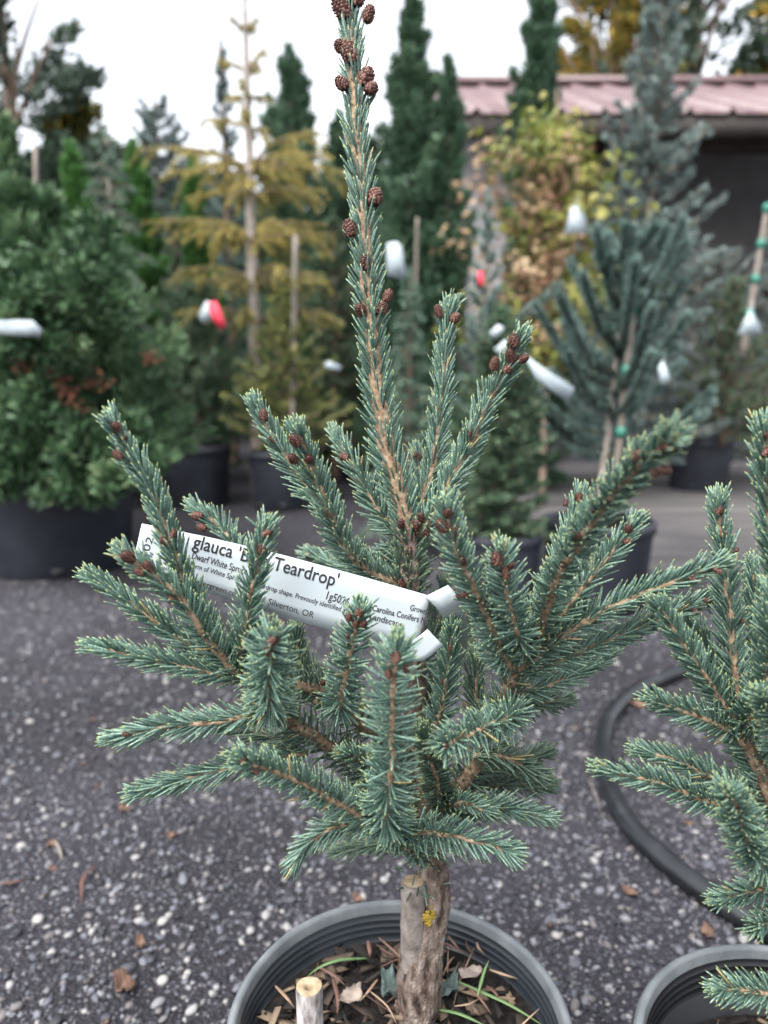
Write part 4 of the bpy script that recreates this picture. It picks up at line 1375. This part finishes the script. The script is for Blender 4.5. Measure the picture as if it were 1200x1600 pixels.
def conifer(name, label, px, top_py, d, half_px, mat, base, n_br, side, nl, nw, dens, elev=(0.15, 0.9), tr=0.02, prof=CONE, group=None, parts=False, trunk_mat='bark', curve=0.12, start=0.08, droop_side=0.0, lead=True, ang=0.9, bias=None, lean=0.0):
    x, zt = where(px, top_py, d)
    R = half_px / F * d * math.cos(PITCH)
    root = thing(name, label, 'tree', (x, d, base), group)
    trunk_part(root, x - lean, d, base, zt - (0.03 if lead else 0.0), tr, trunk_mat, lean)
    crown = MB()
    stems = MB()
    Ht = zt - base
    for i in range(n_br):
        h = start + (0.97 - start) * (i + rng.random()) / n_br
        a = i * 2.39996 + rng.normal(0, 0.3)
        if bias is not None and rng.random() < 0.3:
            a = bias + rng.normal(0, 0.5)
        Lb = R * np.interp(h, *prof) * rng.uniform(0.75, 1.12)
        el = elev[0] + (elev[1] - elev[0]) * h + rng.normal(0, 0.10)
        dirh = np.array([math.cos(a), math.sin(a), 0])
        b0 = np.array([x - lean * (1 - h), d, base + h * Ht])
        b2 = b0 + dirh * Lb * math.cos(el) + np.array([0, 0, Lb * math.sin(el)])
        b1 = (b0 + b2) / 2 + np.array([0, 0, -curve * Lb])
        pth = smooth_path([b0, b1, b2], 8)
        if b2[2] > zt + 0.02:
            pth[:, 2] += np.linspace(0, 1, 8) * (zt + 0.02 - b2[2])
        A, Bq = list(pth[:-1]), list(pth[1:])
        stub_mb = MB() if parts else stems
        v, f = tube(pth, [0.006 * R / 0.25, 0.0022 * R / 0.25], 5)
        stub_mb.add(v, f)
        T = norm(np.gradient(pth, axis=0))
        for s in range(side):
            j = 1 + int((s + rng.random()) / max(side, 1) * 6)
            sd = 1 if s % 2 else -1
            lat = norm(np.cross(T[j], [0, 0, 1])) * sd
            sl = Lb * rng.uniform(0.18, 0.38) * (1.1 - j / 9)
            e = pth[j] + norm(T[j] * 0.9 + lat * 0.8 + np.array([0, 0, rng.normal(0.0, 0.15) - droop_side])) * sl
            A.append(pth[j])
            Bq.append(e)
            v, f = tube([pth[j], (pth[j] + e) / 2, e], [0.003 * R / 0.25, 0.0012 * R / 0.25], 4)
            stub_mb.add(v, f)
        nb = MB() if parts else crown
        seg_needles(nb, A, Bq, dens, nl, nw, ang)
        if parts:
            st = stub_mb.build('branch', M['bark'], root)
            nb.build('needles', M[mat], st, kind='stuff')
    if lead:
        A = [np.array([x, d, zt - 0.22 * R / 0.2])]
        Bq = [np.array([x, d, zt])]
        nb = MB() if parts else crown
        seg_needles(nb, A, Bq, dens, nl, nw, 0.6)
        if parts:
            nb.build('leader_needles', M[mat], root, kind='stuff')
    if not parts:
        crown.build('crown', M[mat], root)
        stems.build('limbs', M['bark'], root, kind='stuff')
    return root, x, zt, R


def pole(label, p0, p1, r, ties=0, cat='stake'):
    root = thing('stake', label, cat, p0)
    mb = MB()
    P = smooth_path([p0, (np.asarray(p0) + np.asarray(p1)) / 2, p1], 12)
    v, f = tube(P, [r, r * 0.95, r * 0.85], 10, rough=0.02)
    mb.add(v, f)
    mb.build('pole', M['wood_pole'], root)
    for k in range(ties):
        t = 0.97 - 0.9 * k / max(ties, 1)
        c = np.asarray(p0) * (1 - t) + np.asarray(p1) * t
        mb = MB()
        ax = norm(np.asarray(p1) - np.asarray(p0)) * r * 1.3
        v, f = tube(np.array([c - ax, c, c + ax]), [r * 1.2, r * 1.35, r * 1.2], 10)
        mb.add(v, f)
        mb.build('tie', M['green_tie'], root)
    return root


def hang_tag(label, pts, d, mat='hang_card', stem=None, group=None):
    """a flat card outlined by pixel corners at its own distance, with thickness and a tie"""
    c = np.mean([at(px, py, d) for px, py in pts], 0)
    root = thing('hang_tag', label, 'tag', c, group)
    n = len(pts)
    tilt = [0.0, 0.004, 0.006, 0.003, 0.002, 0.004]
    fr = [at(px, py, d - tilt[i % 6]) for i, (px, py) in enumerate(pts)]
    bk = [p + np.array([0, 0.0012, 0]) for p in fr]
    mb = MB()
    mb.add(fr + bk + [np.mean(fr, 0), np.mean(bk, 0)], [[(i, (i + 1) % n, 2 * n) for i in range(n)] + [((i + 1) % n + n, i + n, 2 * n + 1) for i in range(n)], [(i, i + n, (i + 1) % n + n, (i + 1) % n) for i in range(n)]])
    mb.build('card', M[mat], root, False)
    if stem:
        mb = MB()
        a, b = at(*stem[0], d - 0.004), at(*stem[1], d + 0.03)
        v, f = tube(smooth_path([a, (a + b) / 2 + np.array([0, 0, -0.006]), b], 8), [0.0016], 6)
        mb.add(v, f)
        mb.build('tie', M['white_tag'], root)
    return root


# pots seen standing in the rows
def pot_at(label, px, bottom_py, half_px, h):
    g = onz(px, bottom_py, 0)
    r = half_px / F * g[1] * 1.02
    simple_pot(label, g[0], g[1] + r * 0.83, r, h)
    return g[0], g[1] + r * 0.83, r


# big yew in the wide tub
x, y, r = pot_at('huge black tub under the dense dark green yew', 48, 908, 136, 0.385)
root = thing('yew_shrub', 'broad dense dark green yew with rusty brown patches in a huge tub', 'shrub', (x, y, 0.34))
mb = MB()
YEW = ([0, 0.05, 0.4, 0.62, 0.8, 1], [0.80, 1.0, 0.92, 0.72, 0.45, 0.12])
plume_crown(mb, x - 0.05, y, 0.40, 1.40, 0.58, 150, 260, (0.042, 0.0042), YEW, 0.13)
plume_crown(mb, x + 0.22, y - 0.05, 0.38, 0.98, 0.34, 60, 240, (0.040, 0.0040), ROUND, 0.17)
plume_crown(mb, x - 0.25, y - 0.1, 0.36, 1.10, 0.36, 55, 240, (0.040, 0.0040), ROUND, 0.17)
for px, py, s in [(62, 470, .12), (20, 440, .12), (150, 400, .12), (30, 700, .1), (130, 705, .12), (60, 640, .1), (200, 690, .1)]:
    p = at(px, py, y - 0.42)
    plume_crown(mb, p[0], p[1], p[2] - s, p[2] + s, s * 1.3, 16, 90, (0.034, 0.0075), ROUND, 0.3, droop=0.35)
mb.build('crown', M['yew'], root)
for k in range(5):
    a = k * 1.3
    mb = MB()
    v, f = tube(smooth_path([(x, y, 0.33), (x + .1 * math.cos(a), y + .1 * math.sin(a), 0.6), (x + .25 * math.cos(a), y + .25 * math.sin(a), 1.0)], 8), [0.018, 0.01], 7)
    mb.add(v, f)
    mb.build('stem', M['bark'], root)
mb = MB()
for px, py in [(92, 518), (110, 532), (38, 578), (88, 590), (104, 610), (120, 640), (150, 600), (236, 560)]:
    p = at(px + rng.normal(0, 4), py, y - 0.44 + 0.08 * rng.random())
    n = 26
    P = p + rng.normal(0, 0.016, (n, 3))
    v, f, al = blade_arrays(P, rng.normal(size=(n, 3)), np.full(n, 0.03), np.full(n, 0.006))
    mb.add(v, f, tone=np.repeat(rng.random(n), 4), along=al)
mb.build('dead_sprays', M['dead_spray'], root, kind='stuff')
hang_tag('white paper strip tag tucked in the dense yew', [(-8, 500), (50, 500), (66, 516), (62, 526), (-8, 522)], y - 0.60)

# pots of the second row
xa, ya, ra = pot_at('black pot under the fluffy green pine beside the tub of yew', 296, 795, 58, 0.34)
conifer('pine_shrub', 'fluffy green pine with a red and white ribbon label', 300, 455, ya, 95, 'green_fir', 0.30, 46, 5, 0.055, 0.0022, 700, (0.3, 1.1), 0.02, ROUND)
xb, yb, rb_ = pot_at('black pot under the small yellow-green spruce with the bare pole', 430, 800, 44, 0.32)
conifer('golden_spruce', 'small yellow-green spruce tied to a bare pale pole', 440, 455, yb, 125, 'gold_green', 0.28, 56, 4, 0.030, 0.0028, 1000, (0.15, 0.75), 0.016, CONE)
pole('bare pale wooden pole standing in the small yellow-green spruce', (at(456, 700, yb - 0.05)), at(462, 368, yb - 0.05), 0.018)
hang_tag('red and white ribbon label on the fluffy green pine', [(310, 492), (322, 470), (338, 474), (330, 500), (316, 506)], ya - 0.36)
hang_tag('bright red ribbon tail beside the white ribbon label', [(324, 474), (338, 470), (354, 508), (344, 516), (332, 498)], ya - 0.37, 'red_ribbon')
hang_tag('small white tag on the yellow-green spruce', [(506, 570), (512, 564), (534, 572), (530, 580), (512, 576)], yb - 0.3)

# dark fir with upright arm, in the pot behind the spruce
xc, yc, rc = pot_at('black pot under the dark dense fir behind the tagged spruce', 789, 975, 66, 0.255)
conifer('fir_tree', 'dark green dense cone-shaped fir in the pot behind the tagged spruce', 785, 480, yc, 105, 'green_fir', 0.22, 120, 7, 0.020, 0.0024, 1150, (-0.1, 0.9), 0.013, ([0, 0.15, 0.5, 0.75, 1], [0.75, 0.9, 0.75, 0.5, 0.1]), start=0.03)
root, *_ = conifer('fir_tree', 'slim pale blue fir with sparse upper whorls behind the dark fir', 762, 300, yc + 0.5, 90, 'blue_fir', 0.0, 40, 4, 0.022, 0.0018, 1500, (0.1, 0.9), 0.012, CONE, start=0.25)
arm = thing('fir_tree', 'broad blue fir stretching one thick shoot over its neighbours', 'tree', (at(745, 640, 2.5)[0], 2.5, 0))
for pts in ([(748, 640), (760, 580), (800, 510), (872, 448)], [(745, 640), (730, 580), (705, 540), (690, 500)], [(748, 700), (790, 640), (840, 610), (880, 600)], [(745, 690), (720, 640), (690, 620)], [(747, 600), (755, 540), (768, 470)]):
    P = smooth_path([at(a, b, 2.5 - 0.03 * i) for i, (a, b) in enumerate(pts)], 12)
    mb = MB()
    v, f = tube(P, [0.009, 0.004], 7)
    mb.add(v, f)
    st = mb.build('branch', M['bark'], arm)
    mb = MB()
    seg_needles(mb, P[:-1], P[1:], 3200, 0.030, 0.0016, 0.85)
    mb.build('needles', M['blue_fir'], st, kind='stuff')
mb = MB()
v, f = tube(smooth_path([onz(745, 880, 0.0) * np.array([1, 0, 0]) + np.array([0, 2.5, 0.0]), at(747, 700, 2.5), at(748, 590, 2.5)], 8), [0.014, 0.009], 8)
mb.add(v, f)
mb.build('trunk', M['bark'], arm)

# blue fir with pale bud tips in the pot by the road
xd, yd, rd = pot_at('black open pot under the stiff blue fir', 950, 965, 92, 0.275)
fir, fx, fz, fR = conifer('blue_fir', 'stiff blue fir with thick upright shoots tipped in pale buds', 985, 372, yd, 165, 'blue_fir', 0.24, 46, 1, 0.026, 0.0026, 4300, (0.25, 1.25), 0.016, ([0, 0.15, 0.6, 1], [0.75, 0.95, 1.0, 0.55]), parts=True, trunk_mat='pale_bark', start=0.22, lean=0.05, curve=0.16)
pole('rough pale stake tied with green tape in the stiff blue fir', at(958, 790, yd - 0.06), at(990, 470, yd - 0.06), 0.012, 3)
hang_tag('long white folded label on the shoots before the stiff blue fir', [(818, 552), (846, 572), (898, 606), (888, 628), (868, 614), (836, 590)], yd - 0.45)
hang_tag('small white label near the thick fir arm', [(764, 520), (778, 506), (790, 512), (774, 530)], yd - 0.45)
hang_tag('narrow white label under the spruce tip and the thick fir arm', [(772, 545), (790, 530), (800, 540), (782, 556)], yd - 0.47)
hang_tag('little white teardrop label hanging inside the stiff blue fir', [(1028, 575), (1036, 562), (1048, 592), (1042, 602), (1032, 598)], yd - 0.25)

# road-side row at the far end
xe, ye, re_ = pot_at('black pot by the road under the bushy fir with triangle tag', 1107, 770, 50, 0.33)
conifer('fir_tree', 'bushy green fir carrying a triangle tag by the road', 1150, 430, ye - 0.2, 120, 'green_fir', 0.3, 70, 6, 0.028, 0.0024, 800, (0.0, 0.8), 0.018, CONE)
conifer('spruce_tree', 'hazy grey-blue spruce between the stiff blue fir and the shed', 1120, 395, ye + 0.7, 125, 'pale_blue', 0.0, 70, 6, 0.028, 0.0026, 700, (0.1, 0.9), 0.02, ROUND)
conifer('spruce_tree', 'pale grey-green spruce at the road end of the row', 1230, 290, ye + 0.3, 110, 'pale_blue', 0.0, 60, 6, 0.028, 0.0026, 700, (0.1, 0.9), 0.02, CONE)
pole('leaning bamboo stake with green ties in the bushy fir', at(1160, 560, 3.3), at(1200, 318, 3.3), 0.014, 4)
hang_tag('pale green triangle tag on the leaning bamboo stake', [(1171, 486), (1176, 488), (1192, 518), (1180, 524), (1152, 522)], 3.2, stem=((1173, 487), (1176, 470)))

# tall conifers of the middle rows
plume_tree('arborvitae', 'tall narrow arborvitae before the shed, highest of its pair', 645, -15, 5.0, 84, 'arbor', 0.0, 149, 204, (0.042, 0.0075), COLUMN)
plume_tree('arborvitae', 'shorter arborvitae pressed against the tall narrow one', 703, 92, 4.9, 52, 'arbor', 0.0, 80, 204, (0.042, 0.0075), COLUMN)
plume_tree('arborvitae', 'slim dark arborvitae rising behind the bronze-leaved maple', 846, -45, 4.9, 82, 'arbor', 0.0, 138, 204, (0.042, 0.0075), COLUMN)
plume_tree('arborvitae', 'dark arborvitae behind the golden cedar', 455, 78, 5.6, 105, 'arbor', 0.0, 138, 187, (0.042, 0.0075), COLUMN)
plume_tree('arborvitae', 'dull arborvitae in the gap between golden cedar and tall pair', 528, 180, 6.0, 75, 'arbor', 0.0, 92, 187, (0.042, 0.0075), COLUMN)
plume_tree('arborvitae', 'bright green pointed arborvitae behind the yew', 112, 228, 4.4, 56, 'arbor_bright', 0.0, 80, 187, (0.042, 0.0075), COLUMN)
plume_tree('arborvitae', 'bright green arborvitae beside the weeping spruce', 208, 226, 4.7, 62, 'arbor_bright', 0.0, 80, 187, (0.042, 0.0075), COLUMN)
plume_tree('arborvitae', 'bright arborvitae under the golden cedar branches', 300, 250, 5.0, 48, 'arbor_bright', 0.0, 69, 187, (0.042, 0.0075), COLUMN)
plume_tree('juniper', 'feathery mid-green juniper over the yew at the end of the row', 5, 190, 3.4, 75, 'yew', 0.0, 90, 130, (0.05, 0.008), COLUMN)
conifer('young_pine', 'thin young pine tied to a grey pole above the yew', 62, 300, 3.9, 80, 'weeping', 0.0, 16, 3, 0.07, 0.0025, 600, (0.2, 0.8), 0.015, CONE, start=0.5)
pole('grey pole standing behind the yew', at(66, 600, 3.85), at(55, 228, 3.85), 0.013)
conifer('weeping_spruce', 'pale weeping spruce with hanging shoots behind the yew', 165, 205, 4.1, 105, 'weeping', 0.0, 64, 7, 0.03, 0.0024, 800, (-0.5, 0.1), 0.022, ([0, .3, .7, 1], [1.0, 0.9, 0.6, 0.2]), trunk_mat='pale_bark', curve=-0.25, droop_side=1.2)
conifer('weeping_spruce', 'pale green drooping spruce between golden spruce and dark fir', 640, 425, 3.0, 95, 'weeping', 0.0, 60, 6, 0.03, 0.0022, 900, (-0.5, 0.3), 0.018, CONE, curve=-0.2, droop_side=0.8)
hang_tag('large pale blue-white card on the drooping spruce', [(604, 380), (620, 377), (628, 384), (635, 430), (628, 437), (604, 428)], 2.75)
pole('thin grey stake before the tall arborvitae pair', at(648, 520, 4.4), at(652, 340, 4.4), 0.011)
conifer('blue_spruce', 'tall pale blue spruce overlapping the red roof', 1038, -60, 4.7, 140, 'pale_blue', 0.0, 110, 7, 0.038, 0.0046, 520, (0.1, 0.85), 0.022, ([0, .2, .55, .8, 1], [1.0, 1.0, 0.75, 0.4, 0.12]), trunk_mat='pale_bark')
conifer('blue_spruce', 'round dull blue spruce behind the weeping spruce', 240, 152, 6.6, 95, 'far_blue', 0.0, 90, 6, 0.05, 0.005, 330, (0.0, 0.8), 0.04, ROUND)
conifer('blue_spruce', 'dull blue spruce topped by open twigs behind the golden cedar', 345, 62, 6.4, 78, 'far_blue', 0.0, 80, 6, 0.05, 0.005, 330, (0.0, 0.9), 0.04, CONE)
conifer('green_spruce', 'dark green spruce filling the row under the golden cedar', 520, 330, 5.2, 120, 'green_fir', 0.0, 80, 6, 0.04, 0.004, 400, (-0.1, 0.8), 0.03, CONE)
conifer('green_spruce', 'dark green spruce filling the row behind the pine pots', 270, 330, 5.4, 120, 'green_fir', 0.0, 80, 6, 0.04, 0.004, 400, (-0.1, 0.8), 0.03, CONE)


# golden cedar: tiers of level boughs with drooping golden sprays
def golden_cedar():
    d = 4.3
    x, zt = where(381, -40, d)
    root = thing('golden_cedar', 'golden cedar with level yellow boughs on a pale bare trunk', 'tree', (x, d, 0))
    trunk_part(root, x, d, 0, zt, 0.045, 'pale_bark')
    tiers = [(-20, 14, 0.5), (45, 24, 0.6), (105, 40, 0.3), (150, 52, 0.25), (195, 60, 0.1), (243, 168, 0.03), (262, 120, 0.0), (296, 100, -.03), (350, 162, 0.03), (366, 130, 0.0), (425, 130, -0.03), (440, 110, 0.0), (490, 120, 0.0)]
    for py, half, tilt in tiers:
        z = at(381, py, d)[2]
        n = 6 if half > 60 else 3
        a0 = rng.uniform(0, 6.28)
        for k in range(n):
            a = a0 + k * 2 * math.pi / n + rng.normal(0, 0.25)
            if half > 140 and k < 2:
                a = math.pi * k + rng.normal(0, 0.12)
            Lb = half / F * d * rng.uniform(0.65, 1.08)
            b0 = np.array([x, d, z - 0.10 * Lb])
            dr = np.array([math.cos(a), math.sin(a), 0])
            P = smooth_path([b0, b0 + dr * Lb * 0.45 + np.array([0, 0, 0.12 * Lb + tilt * 0.3 * Lb]), b0 + dr * Lb + np.array([0, 0, 0.08 * Lb + tilt * Lb])], 9)
            mb = MB()
            v, f = tube(P, [0.009, 0.003], 5)
            mb.add(v, f)
            A, Bq = list(P[:-1]), list(P[1:])
            T = norm(np.gradient(P, axis=0))
            for s in range(9):
                j = 1 + int(rng.random() * 7.9)
                lat = norm(np.cross(T[j], [0, 0, 1])) * (1 if s % 2 else -1)
                e = P[j] + norm(T[j] * 0.7 + lat * rng.uniform(0.1, 0.9) + np.array([0, 0, -rng.uniform(0.2, 1.3)])) * Lb * rng.uniform(0.14, 0.34)
                A.append(P[j])
                Bq.append(e)
                v, f = tube([P[j], (P[j] + e) / 2, e], [0.003, 0.0015], 4)
                mb.add(v, f)
            st = mb.build('bough', M['bark'], root)
            nb = MB()
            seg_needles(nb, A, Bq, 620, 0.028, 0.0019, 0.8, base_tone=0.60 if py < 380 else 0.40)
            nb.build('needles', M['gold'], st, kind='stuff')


golden_cedar()


# maple in yellow-green leaf with bronze patches
def palmate(P, D, Nn, s):
    n = len(P)
    D = norm(D)
    Nn = norm(Nn - D * np.sum(Nn * D, 1, keepdims=True))
    S_ = np.cross(D, Nn)
    prof = [(0, 0), (0.18, 0.42), (0.30, 0.16), (0.62, 0.50), (0.58, 0.14), (1.0, 0.0), (0.58, -0.14), (0.62, -0.50), (0.30, -0.16), (0.18, -0.42)]
    m = len(prof)
    v = np.stack([P + D * (s * a)[:, None] + S_ * (s * b)[:, None] - Nn * (s * (0.30 * a * a + 0.5 * b * b))[:, None] for a, b in prof] + [P + D * (s * 0.38)[:, None]], 1)
    base_ = (np.arange(n) * (m + 1))[:, None, None]
    t = np.array([[i, (i + 1) % m, m] for i in range(m)])
    return v.reshape(-1, 3), [(t[None] + base_).reshape(-1, 3)], m + 1


def maple():
    d = 4.1
    x, zt = where(870, 140, d)
    root = thing('maple_tree', 'young maple turning yellow-green with bronze leaves among the conifers', 'tree', (x, d, 0))
    trunk_part(root, x, d, 0, zt, 0.02)
    limbs, gl, bl = MB(), MB(), MB()
    for k in range(60):
        h = 0.38 + 0.62 * k / 60
        z0 = zt * h * 0.93
        a = k * 2.4 + rng.normal(0, 0.3)
        Lb = np.interp(h, [0.38, 0.5, 0.7, 0.9, 1], [0.46, 0.48, 0.46, 0.30, 0.08]) * rng.uniform(0.45, 1.25)
        e = np.array([x + Lb * math.cos(a), d + Lb * math.sin(a), z0 + 0.25 * Lb])
        P = smooth_path([(x, d, z0 - 0.1), (x + 0.5 * Lb * math.cos(a), d + 0.5 * Lb * math.sin(a), z0 + 0.2 * Lb), e], 8)
        v, f = tube(P, [0.006, 0.002], 4)
        limbs.add(v, f)
        n = 50
        q = P[rng.integers(1, 8, n)] + rng.normal(0, 0.045, (n, 3))
        D = norm(np.array([math.cos(a), math.sin(a), 0]) * 0.8 + rng.normal(0, 0.6, (n, 3)) + np.array([0, 0, -0.5]))
        Nn = np.array([0, -0.3, 1.0]) + rng.normal(0, 0.45, (n, 3))
        bronze = math.cos(a) < 0.15 and 0.45 < h < 0.88 and k % 3 != 0
        v, f, c = palmate(q, D, Nn, 0.052 * (0.6 + 0.6 * rng.random(n)))
        (bl if bronze else gl).add(v, f, tone=np.repeat(rng.random(n), c), along=0.0)
    limbs.build('limbs', M['bark'], root, kind='stuff')
    gl.build('leaves', M['maple'], root, kind='stuff')
    bl.build('bronze_leaves', M['bronze'], root, kind='stuff')


maple()
hang_tag('white bell-shaped tag hanging in the yellow-green maple', [(893, 322), (910, 322), (921, 364), (882, 366)], 3.7, stem=((900, 322), (902, 308)))
hang_tag('red ribbon tied to the slim pale blue fir', [(746, 424), (755, 424), (756, 446), (747, 446)], 2.25, 'red_ribbon')


# distant trees beyond the nursery
def far_tree(label, px, top_py, d, half_px, mat, base_py=560, n_pl=60, per=110, leaf=(0.30, 0.07), prof=ROUND, spread=0.22, group='trees beyond the nursery', lo=0.15):
    x, zt = where(px, top_py, d)
    R = half_px / F * d
    root = thing('broad_tree', label, 'tree', (x, d, 0), group)
    mb = MB()
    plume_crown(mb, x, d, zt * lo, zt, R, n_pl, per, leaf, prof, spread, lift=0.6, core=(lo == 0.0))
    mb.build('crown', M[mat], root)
    trunk_part(root, x, d, 0, zt * 0.85, 0.014 * d)
    limb = MB()
    for k in range(12):
        a = rng.uniform(0, 6.28)
        z0 = zt * rng.uniform(0.25, 0.8)
        v, f = tube(smooth_path([(x, d, z0), (x + .35 * R * math.cos(a), d + .35 * R * math.sin(a), z0 + .10 * zt), (x + .62 * R * math.cos(a), d + .62 * R * math.sin(a), z0 + .16 * zt)], 6), [0.004 * d, 0.0012 * d], 5)
        limb.add(v, f)
    limb.build('limbs', M['bark'], root, kind='stuff')


far_tree('big dark tree with open lacy twigs beyond the yew', -10, -140, 10.0, 150, 'far_green', n_pl=70, per=120, leaf=(0.14, 0.04))
far_tree('brownish round tree beyond the weeping spruce', 130, 165, 11.0, 130, 'far_yellow', n_pl=60, per=120, leaf=(0.16, 0.05))
far_tree('low dark evergreen beyond the dull blue spruce', 300, 260, 9.5, 140, 'far_green', n_pl=60, per=120, leaf=(0.14, 0.04), lo=0.0)
far_tree('low dark evergreen beyond the tall arborvitae pair', 560, 225, 9.5, 110, 'far_green', n_pl=50, per=120, leaf=(0.14, 0.04), lo=0.0)
far_tree('low dark evergreen beyond the bright pointed arborvitae', 60, 240, 9.2, 150, 'far_green', n_pl=60, per=120, leaf=(0.14, 0.04), lo=0.0)
far_tree('yellowing tree with gaps of sky over the red roof', 965, -130, 15.0, 130, 'far_yellow', n_pl=90, per=130, leaf=(0.17, 0.06))
far_tree('big dark tree over the far end of the red roof', 1110, -240, 16.0, 190, 'far_green', n_pl=100, per=130, leaf=(0.19, 0.065))
far_tree('pale-topped tree beyond the shed end', 1290, -120, 14.0, 120, 'far_yellow', n_pl=50, per=100, leaf=(0.18, 0.05))
far_tree('low dense evergreen beyond the small yellow-green spruce', 430, 300, 8.6, 130, 'far_green', n_pl=70, per=120, leaf=(0.14, 0.04), lo=0.0)
far_tree('low dense evergreen beyond the drooping spruce', 640, 360, 8.2, 100, 'far_green', n_pl=60, per=120, leaf=(0.14, 0.04), lo=0.0)
for i, px in enumerate((-260, -130)):
    far_tree(['dark evergreen past the end of the yew row', 'tall dark evergreen past the feathery juniper'][i], px, 120 - 60 * i, 8.5, 130, 'far_green', n_pl=50, per=120, leaf=(0.14, 0.04), lo=0.0)
